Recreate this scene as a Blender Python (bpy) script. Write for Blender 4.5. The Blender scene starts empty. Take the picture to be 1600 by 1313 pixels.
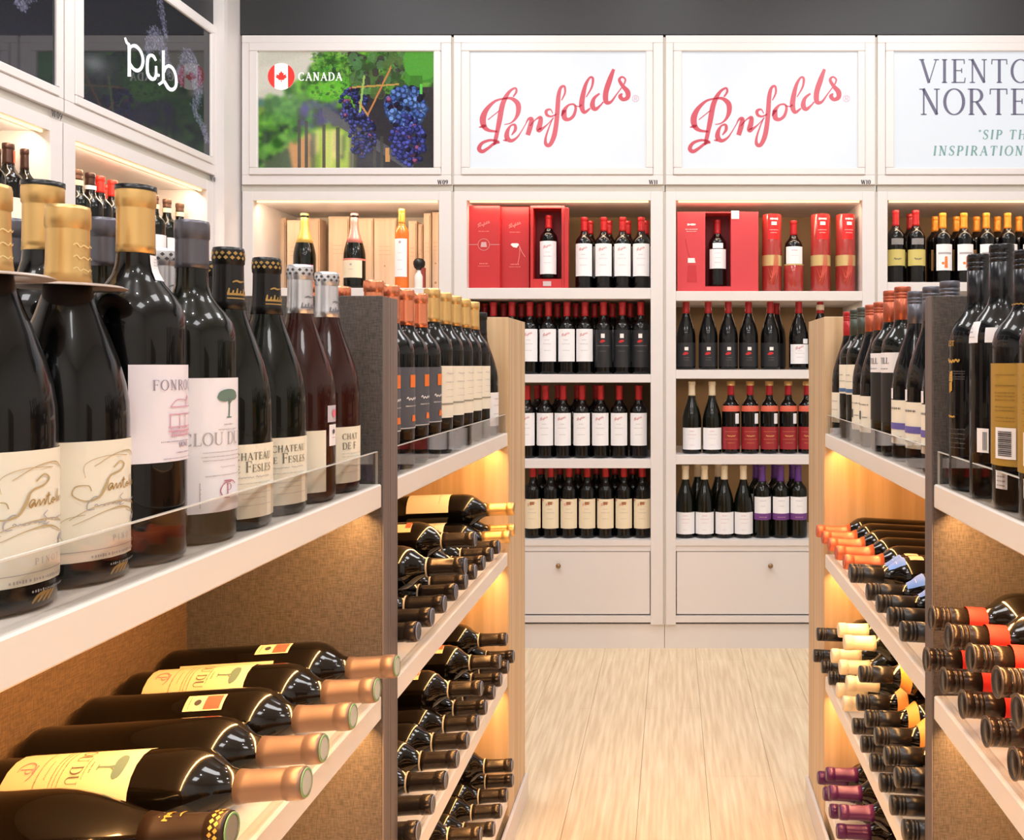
import bpy, bmesh, math, random
import numpy as np
from mathutils import Matrix, Vector
random.seed(7)
PI = math.pi
R = math.radians
sc = bpy.context.scene
COL = sc.collection

# ------------------------------------------------------------------ camera, world, lights, exposure
F = 1400.0; CX, CY = 1050.0, 572.0; EYE = 1.17
cam_d = bpy.data.cameras.new('camera'); cam = bpy.data.objects.new('camera', cam_d); COL.objects.link(cam)
cam.location = (0, 0, EYE); cam.rotation_euler = (PI/2, 0, 0)
cam_d.sensor_width = 36.0; cam_d.lens = F/1600*36.0
cam_d.shift_x = -(CX-800)/1600; cam_d.shift_y = (CY-656.5)/1600
cam_d.clip_start = 0.02
sc.camera = cam
sc.view_settings.view_transform = 'Standard'; sc.view_settings.look = 'None'
sc.view_settings.exposure = 0.0; sc.view_settings.gamma = 1.0; sc.view_settings.use_curve_mapping = False
w = bpy.data.worlds.new('world'); sc.world = w; w.use_nodes = True
w.node_tree.nodes['Background'].inputs[0].default_value = (0.9, 0.93, 1.0, 1)
w.node_tree.nodes['Background'].inputs[1].default_value = 0.3
CEIL = 3.05
K_PANEL, K_SPOT, K_LED, K_NICHE = 13.5, 5.0, 4.2, 1.0
WARM = (1.0, 0.50, 0.17); NICHEW = (1.0, 0.74, 0.50); NEUTRAL = (0.97, 0.98, 1.0)
def area(loc, sx, sy, power, color, rot=(0, 0, 0), parent=None, shape='RECTANGLE', name='lamp'):
    d = bpy.data.lights.new(name, 'AREA'); d.shape = shape; d.size = sx
    if shape == 'RECTANGLE': d.size_y = sy
    d.energy = power; d.color = color
    o = bpy.data.objects.new(name, d); COL.objects.link(o); o.location = loc; o.rotation_euler = rot
    if parent: o.parent = parent
    return o
PANELS = [(-1.0, -0.6), (0.9, -0.6), (-1.0, 1.1), (0.9, 1.1), (-1.0, 2.6), (0.9, 2.6)]
SPOTS = [(x, y) for y in (-0.9, 0.25, 1.9, 3.0) for x in (-0.05,)] + [(-0.7, 0.2), (-1.35, 3.0), (1.3, 3.0), (1.0, 0.2)]

# ------------------------------------------------------------------ materials
def lin(c):
    return tuple(((v/255.0)/12.92 if v/255.0 <= 0.04045 else ((v/255.0+0.055)/1.055)**2.4) for v in c[:3])
MATS = {}
def mat(name, rgb, rough=0.5, metal=0.0, emit=0.0, coat=0.0, spec=0.5, emit_rgb=None):
    if name in MATS: return MATS[name]
    m = bpy.data.materials.new(name); m.use_nodes = True
    b = m.node_tree.nodes['Principled BSDF']; c = lin(rgb)
    b.inputs['Base Color'].default_value = (*c, 1); b.inputs['Roughness'].default_value = rough
    b.inputs['Metallic'].default_value = metal; b.inputs['Coat Weight'].default_value = coat
    b.inputs['Coat Roughness'].default_value = 0.03
    b.inputs['Specular IOR Level'].default_value = spec
    if emit:
        e = lin(emit_rgb) if emit_rgb else c
        b.inputs['Emission Color'].default_value = (*e, 1); b.inputs['Emission Strength'].default_value = emit
    MATS[name] = m
    return m
def noise_mat(name, rgb1, rgb2, scale=(1, 1, 1), nscale=8.0, detail=4.0, rough=0.5, bump=0.0, lo=0.35, hi=0.65, weave=0.0, coat=0.0):
    m = mat(name, rgb1, rough, coat=coat); nt = m.node_tree; n = nt.nodes; l = nt.links; b = n['Principled BSDF']
    tc = n.new('ShaderNodeTexCoord'); geo = n.new('ShaderNodeNewGeometry'); mp = n.new('ShaderNodeMapping')
    mp.inputs['Scale'].default_value = scale; l.new(geo.outputs['Position'], mp.inputs['Vector'])
    no = n.new('ShaderNodeTexNoise'); no.inputs['Scale'].default_value = nscale; no.inputs['Detail'].default_value = detail
    l.new(mp.outputs[0], no.inputs['Vector'])
    cr = n.new('ShaderNodeValToRGB'); cr.color_ramp.elements[0].position = lo; cr.color_ramp.elements[1].position = hi
    cr.color_ramp.elements[0].color = (*lin(rgb1), 1); cr.color_ramp.elements[1].color = (*lin(rgb2), 1)
    l.new(no.outputs['Fac'], cr.inputs[0]); l.new(cr.outputs[0], b.inputs['Base Color'])
    src = no.outputs['Fac']
    if weave:
        w1 = n.new('ShaderNodeTexNoise'); w1.inputs['Scale'].default_value = 1.0
        m1 = n.new('ShaderNodeMapping'); m1.inputs['Scale'].default_value = (weave*.12, weave*.12, weave); l.new(geo.outputs['Position'], m1.inputs[0]); l.new(m1.outputs[0], w1.inputs[0])
        w2 = n.new('ShaderNodeTexNoise'); w2.inputs['Scale'].default_value = 1.0
        m2 = n.new('ShaderNodeMapping'); m2.inputs['Scale'].default_value = (weave, weave, weave*.12); l.new(geo.outputs['Position'], m2.inputs[0]); l.new(m2.outputs[0], w2.inputs[0])
        ad = n.new('ShaderNodeMath'); ad.operation = 'ADD'; l.new(w1.outputs['Fac'], ad.inputs[0]); l.new(w2.outputs['Fac'], ad.inputs[1])
        mr = n.new('ShaderNodeMapRange'); mr.inputs[1].default_value = 0.75; mr.inputs[2].default_value = 1.25; l.new(ad.outputs[0], mr.inputs[0])
        l.new(mr.outputs[0], cr.inputs[0]); src = mr.outputs[0]
    if bump:
        bp = n.new('ShaderNodeBump'); bp.inputs['Strength'].default_value = bump; bp.inputs['Distance'].default_value = 0.001
        l.new(src, bp.inputs['Height']); l.new(bp.outputs[0], b.inputs['Normal'])
    return m
def clear_mat(name, tint=(1, 1, 1), gl=1.0):
    m = bpy.data.materials.new(name); m.use_nodes = True; nt = m.node_tree; n = nt.nodes; l = nt.links; n.remove(n['Principled BSDF'])
    t = n.new('ShaderNodeBsdfTransparent'); t.inputs[0].default_value = (*tint, 1)
    g = n.new('ShaderNodeBsdfGlossy'); g.inputs['Roughness'].default_value = 0.02; g.inputs[0].default_value = (gl, gl, gl, 1)
    lw = n.new('ShaderNodeLayerWeight'); lw.inputs[0].default_value = 0.5; pw_ = n.new('ShaderNodeMath'); pw_.operation = 'POWER'; pw_.inputs[1].default_value = 5
    l.new(lw.outputs['Facing'], pw_.inputs[0]); fr = n.new('ShaderNodeMath'); fr.operation = 'MULTIPLY_ADD'; fr.inputs[1].default_value = .6; fr.inputs[2].default_value = .03
    l.new(pw_.outputs[0], fr.inputs[0]); mx = n.new('ShaderNodeMixShader')
    l.new(fr.outputs[0], mx.inputs[0]); l.new(t.outputs[0], mx.inputs[1]); l.new(g.outputs[0], mx.inputs[2])
    l.new(mx.outputs[0], n['Material Output'].inputs[0]); MATS[name] = m
    return m
def vcol_mat(name, emit, rough=0.06, base=0.3):
    m = mat(name, (20, 20, 22), rough); nt = m.node_tree; n = nt.nodes; l = nt.links; b = n['Principled BSDF']
    a = n.new('ShaderNodeAttribute'); a.attribute_name = 'Col'
    l.new(a.outputs['Color'], b.inputs['Emission Color']); b.inputs['Emission Strength'].default_value = emit
    mu = n.new('ShaderNodeMixRGB'); mu.blend_type = 'MULTIPLY'; mu.inputs[0].default_value = 1; mu.inputs[2].default_value = (base, base, base, 1)
    l.new(a.outputs['Color'], mu.inputs[1]); l.new(mu.outputs[0], b.inputs['Base Color'])
    return m
WHITE = mat('white_laminate', (224, 218, 216), 0.35)
WALLW = mat('wall_paint', (235, 232, 228), 0.8)
SHELFW = mat('shelf_laminate', (238, 231, 222), 0.3)
LINEN = noise_mat('grey_linen', (68, 62, 59), (93, 86, 81), rough=0.85, bump=0.2, weave=700, lo=0.1, hi=0.9)
LINEN_LIT = noise_mat('warm_lit_linen', (80, 62, 44), (108, 84, 60), rough=0.85, bump=0.2, weave=700, lo=0.1, hi=0.9)  # grey linen again, with the warm strip light put into its colour
EDGE = noise_mat('dark_laminate_edge', (98, 88, 84), (124, 112, 106), scale=(30, 30, 0.6), nscale=2, rough=0.6)
OAK = noise_mat('light_oak', (196, 166, 126), (218, 190, 152), scale=(22, 22, 0.8), nscale=2.0, rough=0.5, bump=0.1)
BEIGE = noise_mat('beige_back_board', (150, 122, 88), (170, 140, 102), scale=(2, 2, 0.5), nscale=2.0, rough=0.7)
CREAMB = noise_mat('cream_back_board', (228, 216, 200), (234, 222, 206), nscale=2.0, rough=0.7)
FLOORM = noise_mat('washed_oak_plank', (214, 190, 156), (242, 224, 194), scale=(34, 1.8, 1), nscale=2.4, detail=9, rough=0.34, bump=0.04, lo=0.36, hi=0.76)
DARK = mat('dark_fascia', (46, 46, 49), 0.55)
GAPM = mat('filler_beige', (196, 190, 180), 0.8)
GLASS = mat('black_wine_glass', (5, 5, 6), 0.25, coat=0.5, spec=.16)
GREENG = mat('green_black_glass', (7, 10, 4), 0.25, coat=0.5, spec=.16)
BROWNG = mat('brown_black_glass', (10, 7, 4), 0.15, coat=0.6, spec=.16)
ROSEG = mat('rose_wine_glass', (46, 12, 6), 0.25, coat=0.5, spec=.16)
AMBERG = mat('amber_glass', (226, 110, 30), 0.1, coat=0.4)
ACRYL = clear_mat('clear_acrylic', (0.90, 0.89, 0.88))
FRONTG = clear_mat('screen_glass', (1, 1, 1))
def foil(n, c, r=0.32, m=0.75): return mat(n, c, r, m)
GOLD = foil('gold_foil', (228, 188, 122), .36, .8); COPPER = foil('copper_foil', (236, 146, 108), .26, .8); BROWNFOIL = foil('brown_copper_foil', (130, 108, 95), 0.35, 0.4)
COPPERD = foil('copper_screwcap', (178, 92, 66), 0.35, 0.6)
GREYF = foil('grey_foil', (100, 99, 108), 0.34, 0.6); BLACKF = mat('black_foil', (26, 25, 26), 0.3, 0.2); SILVERF = foil('silver_foil', (215, 215, 220), 0.3, 0.8)
REDF = mat('red_foil', (178, 32, 36), 0.3, 0.15); WHITEF = mat('ivory_foil', (242, 226, 196), 0.35); PURPLEF = mat('purple_foil', (104, 62, 150), 0.35, 0.2)
PLUMF = mat('plum_foil', (82, 32, 84), 0.32, 0.25); ORANGEF = mat('orange_foil', (240, 150, 50), 0.35, 0.3); MAROONF = mat('maroon_foil', (176, 30, 44), 0.32, 0.2)
PINKF = foil('pink_foil', (236, 150, 140), .35, .4); CREAMF = mat('cream_wax_foil', (240, 224, 186), 0.35, 0.1)
PAPER = mat('white_paper', (240, 238, 240), 0.55); CREAM = mat('cream_paper', (238, 232, 214), 0.55); IVORY = mat('ivory_paper', (236, 220, 190), 0.55)
TAN = mat('tan_paper', (232, 210, 172), 0.55); SLATE = mat('slate_label', (82, 85, 94), 0.45); BLACKL = mat('black_label', (33, 34, 38), 0.4)
REDL = mat('dark_red_label', (150, 38, 44), 0.4); GOLDL = mat('gold_label', (168, 132, 52), 0.45); BLUEI = mat('blue_ink', (70, 110, 190), 0.5)
NAVYI = mat('navy_stripe', (74, 108, 150), 0.5); VIOI = mat('violet_stripe', (104, 96, 170), 0.5)
INK = mat('dark_ink', (70, 68, 72), 0.6); REDINK = mat('red_ink', (200, 60, 66), 0.6); PALEINK = mat('pale_ink', (176, 170, 172), 0.6); GOLDINK = mat('gold_ink', (186, 150, 84), 0.45, 0.4)
WHITEINK = mat('white_ink', (236, 232, 228), 0.5); PINKINK = mat('pink_ink', (214, 160, 180), 0.6); GREENINK = mat('sage_ink', (104, 128, 118), 0.6); ORANGEI = mat('orange_ink', (232, 120, 44), 0.5)
REDBOX = mat('red_gift_box', (190, 38, 40), 0.45); REDBOX2 = mat('rose_red_gift_box', (206, 60, 66), 0.5); DARKRED = mat('dark_red_lining', (120, 18, 30), 0.6)
REDTUBE = mat('red_gift_tube', (166, 52, 46), 0.2, coat=0.6); GOLDBAND = mat('pale_gold_band', (206, 178, 120), 0.35, 0.3)
PINE = noise_mat('pine_box', (234, 208, 182), (220, 190, 160), scale=(20, 20, 1), nscale=2, rough=0.6)
SEALG = mat('green_seal', (120, 160, 110), 0.4); SEALS = mat('pale_seal', (206, 208, 196), 0.35, 0.3)
BRASS = mat('brass_knob', (150, 120, 90), 0.35, 0.7)
LEDM = mat('led_warm', (255, 214, 150), 0.5, emit=2.2)
LAMPM = mat('lamp_diffuser', (255, 250, 244), 0.5, emit=2.5)
SIGNW = mat('lit_white_sign', (150, 153, 156), 0.25, emit=0.56, emit_rgb=(238, 244, 252))
SIGNRED = mat('sign_red', (150, 50, 62), 0.3, emit=0.5, emit_rgb=(212, 84, 100)); SIGNGREY = mat('sign_slate', (80, 78, 94), 0.3, emit=0.5, emit_rgb=(112, 110, 132)); SIGNTEAL = mat('sign_teal', (90, 116, 112), 0.3, emit=0.5, emit_rgb=(140, 178, 172))
SCRIPTW = mat('lit_white_script', (240, 242, 245), 0.3, emit=0.8)
SIGNROSE = mat('flag_red', (216, 52, 46), 0.3, emit=0.5)

# ------------------------------------------------------------------ mesh helpers
class MB:
    def __init__(s): s.v = []; s.f = []
    def box(s, x0, x1, y0, y1, z0, z1, bev=0.0):
        x0, x1 = sorted((x0, x1)); y0, y1 = sorted((y0, y1)); z0, z1 = sorted((z0, z1))
        if bev:
            b = min(bev, (x1-x0)*.4, (y1-y0)*.4, (z1-z0)*.4); bm = bmesh.new(); bmesh.ops.create_cube(bm, size=1)
            for vv in bm.verts: vv.co = Vector(((x0+x1)/2+vv.co.x*(x1-x0), (y0+y1)/2+vv.co.y*(y1-y0), (z0+z1)/2+vv.co.z*(z1-z0)))
            bmesh.ops.bevel(bm, geom=list(bm.edges), offset=b, segments=1, affect='EDGES'); i = len(s.v)
            bm.verts.index_update()
            s.v += [tuple(vv.co) for vv in bm.verts]; s.f += [tuple(i+q.index for q in ff.verts) for ff in bm.faces]; bm.free(); return s
        i = len(s.v)
        s.v += [(x0, y0, z0), (x1, y0, z0), (x1, y1, z0), (x0, y1, z0), (x0, y0, z1), (x1, y0, z1), (x1, y1, z1), (x0, y1, z1)]
        s.f += [tuple(i+k for k in q) for q in ((0, 3, 2, 1), (4, 5, 6, 7), (0, 1, 5, 4), (1, 2, 6, 5), (2, 3, 7, 6), (3, 0, 4, 7))]
        return s
    def lathe(s, prof, n=28, a0=0.0, a1=2*PI):
        full = abs(a1-a0-2*PI) < 1e-6; m = n if full else n+1; i = len(s.v)
        for r, z in prof:
            for k in range(m):
                a = a0+(a1-a0)*k/n; s.v.append((r*math.cos(a), r*math.sin(a), z))
        for j in range(len(prof)-1):
            for k in range(n):
                k2 = (k+1) % m if full else k+1
                s.f.append((i+j*m+k, i+j*m+k2, i+(j+1)*m+k2, i+(j+1)*m+k))
        return s
    def ribbon(s, pts, ws, fn):
        """flat stroke: pts 2D, ws widths, fn maps (u,v) to 3D"""
        if len(pts) < 2: return
        if max(abs(p[0]) for p in pts) < .3:
            P, W = [pts[0]], [ws[0]]
            for a, b, wa, wb in zip(pts, pts[1:], ws, ws[1:]):
                m = max(1, int(math.hypot(b[0]-a[0], b[1]-a[1])/.0045))
                for j in range(1, m+1): P.append((a[0]+(b[0]-a[0])*j/m, a[1]+(b[1]-a[1])*j/m)); W.append(wa+(wb-wa)*j/m)
            pts, ws = P, W
        n = len(pts)
        i = len(s.v)
        for k in range(n):
            a = pts[max(k-1, 0)]; b = pts[min(k+1, n-1)]; dx, dy = b[0]-a[0], b[1]-a[1]; d = math.hypot(dx, dy) or 1e-9
            nx, ny = -dy/d*ws[k]/2, dx/d*ws[k]/2
            s.v.append(fn(pts[k][0]+nx, pts[k][1]+ny)); s.v.append(fn(pts[k][0]-nx, pts[k][1]-ny))
        for k in range(n-1):
            s.f.append((i+2*k+1, i+2*k+3, i+2*k+2, i+2*k))
    def disc(s, u, v, r, fn, n=16, sy=1.0):
        i = len(s.v); s.v.append(fn(u, v))
        for q in (.34, .67, 1.0): s.v += [fn(u+q*r*math.cos(2*PI*k/n), v+q*sy*r*math.sin(2*PI*k/n)) for k in range(n)]
        for k in range(n):
            k2 = (k+1) % n; s.f.append((i, i+1+k, i+1+k2))
            for q in (0, 1): a = i+1+q*n; s.f.append((a+k, a+n+k, a+n+k2, a+k2))
    def poly(s, pts, fn):
        if len(pts) == 4:
            n = 6; i = len(s.v); a, b, c, d = pts
            for k in range(n+1):
                t = k/n
                s.v.append(fn(a[0]+(b[0]-a[0])*t, a[1]+(b[1]-a[1])*t)); s.v.append(fn(d[0]+(c[0]-d[0])*t, d[1]+(c[1]-d[1])*t))
            s.f += [(i+2*k, i+2*k+2, i+2*k+3, i+2*k+1) for k in range(n)]; return
        i = len(s.v); s.v += [fn(*p) for p in pts]; s.f.append(tuple(range(i, i+len(pts))))
    def mesh(s, name, m, smooth=False):
        me = bpy.data.meshes.new(name); me.from_pydata(s.v, [], s.f); me.materials.append(m)
        if smooth: me.shade_smooth(); 
        me.update(); return me
    def obj(s, name, m, parent=None, smooth=False, loc=None, **kw):
        return link(name, s.mesh(name, m, smooth), parent, loc, **kw)
def link(name, me, parent=None, loc=None, **kw):
    o = bpy.data.objects.new(name, me); COL.objects.link(o)
    if parent: o.parent = parent
    if loc is not None: o.location = loc
    for k, v in kw.items(): o[k] = v
    return o
def thing(name, label, cat, loc=(0, 0, 0), rz=0.0, group=None):
    o = bpy.data.objects.new(name, None); COL.objects.link(o); o.location = loc; o.rotation_euler = (0, 0, rz); o.empty_display_size = 0.05
    o['label'] = label; o['category'] = cat
    if group: o['group'] = group
    return o
def struct(name, mb, m): return mb.obj(name, m, kind='structure')
def smooth_pts(P, n=6):
    """Catmull-Rom through (x,y,w)"""
    out = []
    for i in range(len(P)-1):
        p0 = P[max(i-1, 0)]; p1 = P[i]; p2 = P[i+1]; p3 = P[min(i+2, len(P)-1)]
        for k in range(n):
            t = k/n
            out.append(tuple(0.5*((2*p1[c])+(-p0[c]+p2[c])*t+(2*p0[c]-5*p1[c]+4*p2[c]-p3[c])*t*t+(-p0[c]+3*p1[c]-3*p2[c]+p3[c])*t**3) for c in range(3)))
    out.append(tuple(P[-1])); return out
def stroke(mb, P, fn, n=6, closed=False):
    q = smooth_pts(P, n); mb.ribbon([(a[0], a[1]) for a in q], [max(a[2], 1e-6) for a in q], fn)

# ------------------------------------------------------------------ lettering (own stroke serif and scripts)
TK, TN = 0.13, 0.05
def _arc(cx, cy, rx, ry, a0, a1, n=14, k=1.0):
    out = []
    for i in range(n+1):
        a = R(a0+(a1-a0)*i/n); out.append((cx+rx*math.cos(a), cy+ry*math.sin(a), (TN+(TK-TN)*abs(math.cos(a))**1.3)*k))
    return out
def L(x0, y0, x1, y1, w_): return [(x0, y0, w_), (x1, y1, w_)]
def _s(x, y, h=0.11): return L(x-h, y, x+h, y, TN)
GL = {
 'A': (.82, [L(.41, 1, .1, 0, TN), L(.38, 1, .72, 0, TK), L(.2, .36, .6, .36, TN), _s(.1, .02), _s(.72, .02)]),
 'B': (.7, [L(.17, 0, .17, 1, TK), _s(.14, .02), _s(.14, .98), L(.17, .98, .36, .98, TN), L(.17, .53, .4, .53, TN), L(.17, .02, .38, .02, TN), _arc(.36, .755, .2, .225, -90, 90), _arc(.38, .27, .24, .25, -90, 90)]),
 'C': (.78, [_arc(.42, .5, .34, .49, 50, 310), L(.66, .98, .66, .72, TN), L(.66, .02, .66, .2, TN)]),
 'D': (.82, [L(.17, 0, .17, 1, TK), _s(.14, .02), _s(.14, .98), L(.17, .98, .36, .98, TN), L(.17, .02, .36, .02, TN), _arc(.36, .5, .36, .48, -90, 90)]),
 'E': (.66, [L(.17, 0, .17, 1, TK), _s(.14, .02), _s(.14, .98), L(.17, .98, .56, .98, TN), L(.17, .52, .46, .52, TN), L(.17, .02, .58, .02, TN), L(.56, 1, .57, .8, TN), L(.58, 0, .61, .22, TN), L(.46, .62, .46, .42, TN)]),
 'F': (.62, [L(.17, 0, .17, 1, TK), _s(.17, .02), _s(.14, .98), L(.17, .98, .56, .98, TN), L(.17, .52, .46, .52, TN), L(.56, 1, .57, .8, TN), L(.46, .62, .46, .42, TN)]),
 'H': (.85, [L(.17, 0, .17, 1, TK), L(.68, 0, .68, 1, TK), L(.17, .52, .68, .52, TN), _s(.17, .02), _s(.17, .98), _s(.68, .02), _s(.68, .98)]),
 'I': (.36, [L(.18, 0, .18, 1, TK), _s(.18, .02), _s(.18, .98)]),
 'L': (.64, [L(.17, 0, .17, 1, TK), _s(.17, .98), _s(.14, .02), L(.17, .02, .56, .02, TN), L(.57, 0, .6, .24, TN)]),
 'M': (.98, [L(.15, 0, .15, 1, TN), L(.15, 1, .49, .02, TK), L(.49, .02, .82, 1, TN), L(.83, 0, .83, 1, TK), _s(.15, .02), _s(.83, .02), _s(.12, .98), _s(.86, .98)]),
 'N': (.84, [L(.17, 0, .17, 1, TN*1.3), L(.67, 0, .67, 1, TN*1.3), L(.15, 1, .67, .02, TK), _s(.17, .02), _s(.11, .98), _s(.67, .98)]),
 'O': (.86, [_arc(.43, .5, .36, .49, 0, 360, 28)]),
 'P': (.66, [L(.17, 0, .17, 1, TK), _s(.17, .02), _s(.14, .98), L(.17, .98, .34, .98, TN), L(.17, .47, .34, .47, TN), _arc(.34, .725, .24, .255, -90, 90)]),
 'Q': (.86, [_arc(.43, .5, .36, .49, 0, 360, 28), [(.4, .02, .05), (.6, -.12, .1), (.85, -.16, .04)]]),
 'R': (.76, [L(.17, 0, .17, 1, TK), _s(.17, .02), _s(.14, .98), L(.17, .98, .34, .98, TN), L(.17, .5, .38, .5, TN), _arc(.34, .74, .22, .24, -90, 90), L(.36, .5, .68, .02, TK*.9), _s(.68, .02, .07)]),
 'S': (.6, [[(.5, .82, .04), (.44, .95, .05), (.28, .98, .06), (.12, .86, .09), (.14, .68, .12), (.32, .52, .14), (.48, .36, .12), (.5, .16, .09), (.34, .02, .06), (.18, .04, .05), (.08, .2, .04)], L(.51, .98, .51, .76, TN), L(.08, .02, .08, .26, TN)]),
 'T': (.76, [L(.38, 0, .38, 1, TK), _s(.38, .02), L(.07, .98, .69, .98, TN), L(.07, 1, .06, .78, TN), L(.69, 1, .7, .78, TN)]),
 'U': (.84, [[(.17, 1, TK), (.17, .4, TK), (.2, .14, .1), (.42, .01, .06), (.64, .14, .06), (.68, .4, TN), (.68, 1, TN)], _s(.17, .98), _s(.68, .98)]),
 'V': (.8, [L(.1, 1, .41, 0, TK), L(.72, 1, .41, 0, TN), _s(.1, .98), _s(.72, .98)]),
 'W': (1.1, [L(.1, 1, .33, 0, TK), L(.55, 1, .33, 0, TN), L(.55, 1, .8, 0, TK), L(1.0, 1, .8, 0, TN), _s(.1, .98), _s(1.0, .98)]),
 '0': (.6, [_arc(.3, .5, .22, .49, 0, 360, 20)]), '1': (.4, [L(.2, 0, .2, 1, TK), _s(.2, .02), L(.06, .8, .2, .98, TN)]),
 '9': (.6, [_arc(.3, .7, .2, .28, 0, 360, 20), [(.5, .7, .1), (.48, .3, .09), (.2, .02, .06)]]),
 '"': (.34, [L(.12, 1, .12, .78, .07), L(.24, 1, .24, .78, .07)]), ' ': (.34, []), '^': (.0, [L(-.55, 1.1, -.42, 1.22, .06), L(-.42, 1.22, -.29, 1.1, .06)]),
}
def text_w(t, h, sp=0.06): return sum(GL[c][0]+sp for c in t)*h
def write(mb, t, u, v, h, fn, sp=0.06, slant=0.0, bold=1.0, align='l'):
    if align == 'c': u -= text_w(t, h, sp)/2
    for c in t:
        wd, st = GL[c]
        for P in st:
            Q = P if len(P) == 2 or len(P) > 12 else smooth_pts(P, 3)
            mb.ribbon([(u+(p[0]+slant*p[1])*h, v+p[1]*h) for p in Q], [p[2]*h*bold for p in Q], fn)
        u += (wd+sp)*h
    return u
SCRIPT = [  # flowing red wordmark, traced in units of 1600 x 914
 [(290, 470, 9), (185, 555, 9)], [(105, 622, 8), (145, 612, 30), (150, 600, 40)],
 [(340, 362, 14), (250, 388, 22), (175, 460, 40), (140, 540, 56), (150, 612, 48), (195, 650, 28), (270, 660, 16)],
 [(330, 366, 14), (395, 365, 28), (450, 410, 46), (456, 480, 42), (430, 545, 24), (385, 585, 12), (330, 597, 8)],
 [(410, 350, 14), (438, 305, 20), (430, 272, 18), (385, 295, 24), (345, 350, 38), (312, 430, 46), (288, 560, 46), (268, 660, 38), (250, 745, 34), (240, 780, 14)],
 [(285, 752, 20), (210, 737, 22), (135, 762, 28), (105, 812, 38), (135, 838, 34), (190, 806, 26), (240, 768, 24), (290, 758, 14)],
 [(395, 692, 9), (428, 645, 28), (425, 602, 24), (388, 608, 16), (358, 660, 36), (355, 715, 46), (392, 742, 32), (442, 715, 18), (482, 660, 10), (530, 578, 9)],
 [(320, 738, 8), (352, 738, 24)],
 [(525, 582, 9), (548, 548, 22), (575, 550, 38), (563, 615, 46), (540, 692, 42)],
 [(560, 610, 9), (612, 552, 12), (655, 535, 32), (650, 590, 46), (638, 648, 44), (678, 628, 22), (722, 590, 10), (772, 535, 10)],
 [(765, 500, 8), (742, 462, 14), (706, 476, 28), (712, 512, 26), (750, 525, 18), (795, 505, 12)],
 [(842, 382, 10), (872, 315, 18), (868, 258, 20), (835, 268, 26), (815, 340, 38), (806, 460, 42), (796, 580, 42), (775, 700, 44), (738, 778, 36), (702, 772, 32), (702, 710, 20), (735, 610, 13), (765, 540, 9)],
 [(840, 522, 8), (866, 470, 34), (905, 424, 18), (952, 418, 18), (968, 455, 24), (948, 520, 28), (905, 552, 30), (868, 535, 46), (866, 468, 44)],
 [(960, 428, 10), (1000, 436, 10), (1020, 420, 14)],
 [(1062, 352, 9), (1112, 262, 18), (1122, 188, 22), (1095, 178, 18), (1058, 240, 30), (1032, 340, 44), (1022, 430, 48), (1045, 488, 32), (1098, 452, 14)],
 [(1182, 320, 16), (1132, 365, 30), (1118, 430, 46), (1145, 460, 34), (1190, 425, 16), (1215, 395, 14)],
 [(1308, 102, 26), (1272, 200, 46), (1238, 310, 48), (1240, 392, 44), (1282, 396, 24), (1332, 330, 12), (1378, 268, 10)],
 [(1400, 240, 12), (1412, 195, 16), (1382, 172, 16), (1358, 200, 26), (1390, 255, 34), (1432, 305, 46), (1432, 355, 40), (1392, 374, 32), (1366, 346, 38), (1385, 320, 12)],
]
def script_mark(mb, fn, cu, cv, wd, n=5):
    """the wordmark centred on (cu,cv), wd wide"""
    k = wd/1360.0
    for P in SCRIPT:
        stroke(mb, [(cu+(p[0]-780)*k, cv-(p[1]-460)*k, p[2]*k) for p in P], fn, n)
def squiggle(mb, fn, u0, u1, v, amp, w_, n=9):
    P = [(u0+(u1-u0)*i/n, v+amp*math.sin(i*2.4)*(0.6+0.4*math.sin(i*1.7)), w_) for i in range(n+1)]
    stroke(mb, P, fn, 3)
def textline(mb, fn, u0, u1, v, h, dens=0.7):
    """small illegible print as a broken line of short marks"""
    u = u0
    while u < u1:
        d = h*random.uniform(.35, .6); mb.ribbon([(u, v), (min(u+d, u1), v)], [h*random.uniform(.5, 1)]*2, fn); u += d+h*random.uniform(.15, .45)*(1/dens)

# ------------------------------------------------------------------ bottles
PROF = {
 'bordeaux': [(.0001, .004), (.026, .003), (.0335, .0), (.0372, .003), (.038, .010), (.038, .186), (.0374, .194), (.0345, .205), (.029, .214), (.0222, .222), (.0172, .230), (.0148, .239), (.0139, .25), (.0135, .284), (.0145, .285), (.0145, .292), (.0136, .293), (.0132, .2996), (.0001, .30)],
 'burgundy': [(.0001, .004), (.028, .003), (.036, .0), (.0398, .003), (.0408, .011), (.0408, .128), (.0402, .142), (.0380, .158), (.0338, .176), (.0278, .195), (.0216, .213), (.0168, .229), (.0148, .243), (.0140, .255), (.0138, .265), (.0136, .284), (.0145, .285), (.0145, .292), (.0136, .293), (.0132, .2996), (.0001, .30)],
 'champagne': [(.0001, .004), (.03, .003), (.040, .0), (.0440, .004), (.0450, .013), (.0450, .120), (.044, .140), (.0405, .160), (.0345, .182), (.0275, .203), (.021, .222), (.0165, .240), (.0150, .256), (.0148, .28), (.0168, .284), (.0168, .292), (.0145, .297), (.0001, .30)],
 'slim': [(.0001, .004), (.02, .003), (.025, .0), (.0278, .003), (.0285, .010), (.0285, .205), (.028, .216), (.024, .226), (.0165, .235), (.0142, .243), (.0138, .284), (.015, .285), (.015, .292), (.0138, .2996), (.0001, .30)],
}
def radius_at(kind, z):
    P = PROF[kind]
    for a, b in zip(P[1:], P[2:]):
        if a[1] <= z <= b[1] and b[1] > a[1]: return a[0]+(b[0]-a[0])*(z-a[1])/(b[1]-a[1])
    return P[-2][0]
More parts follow.
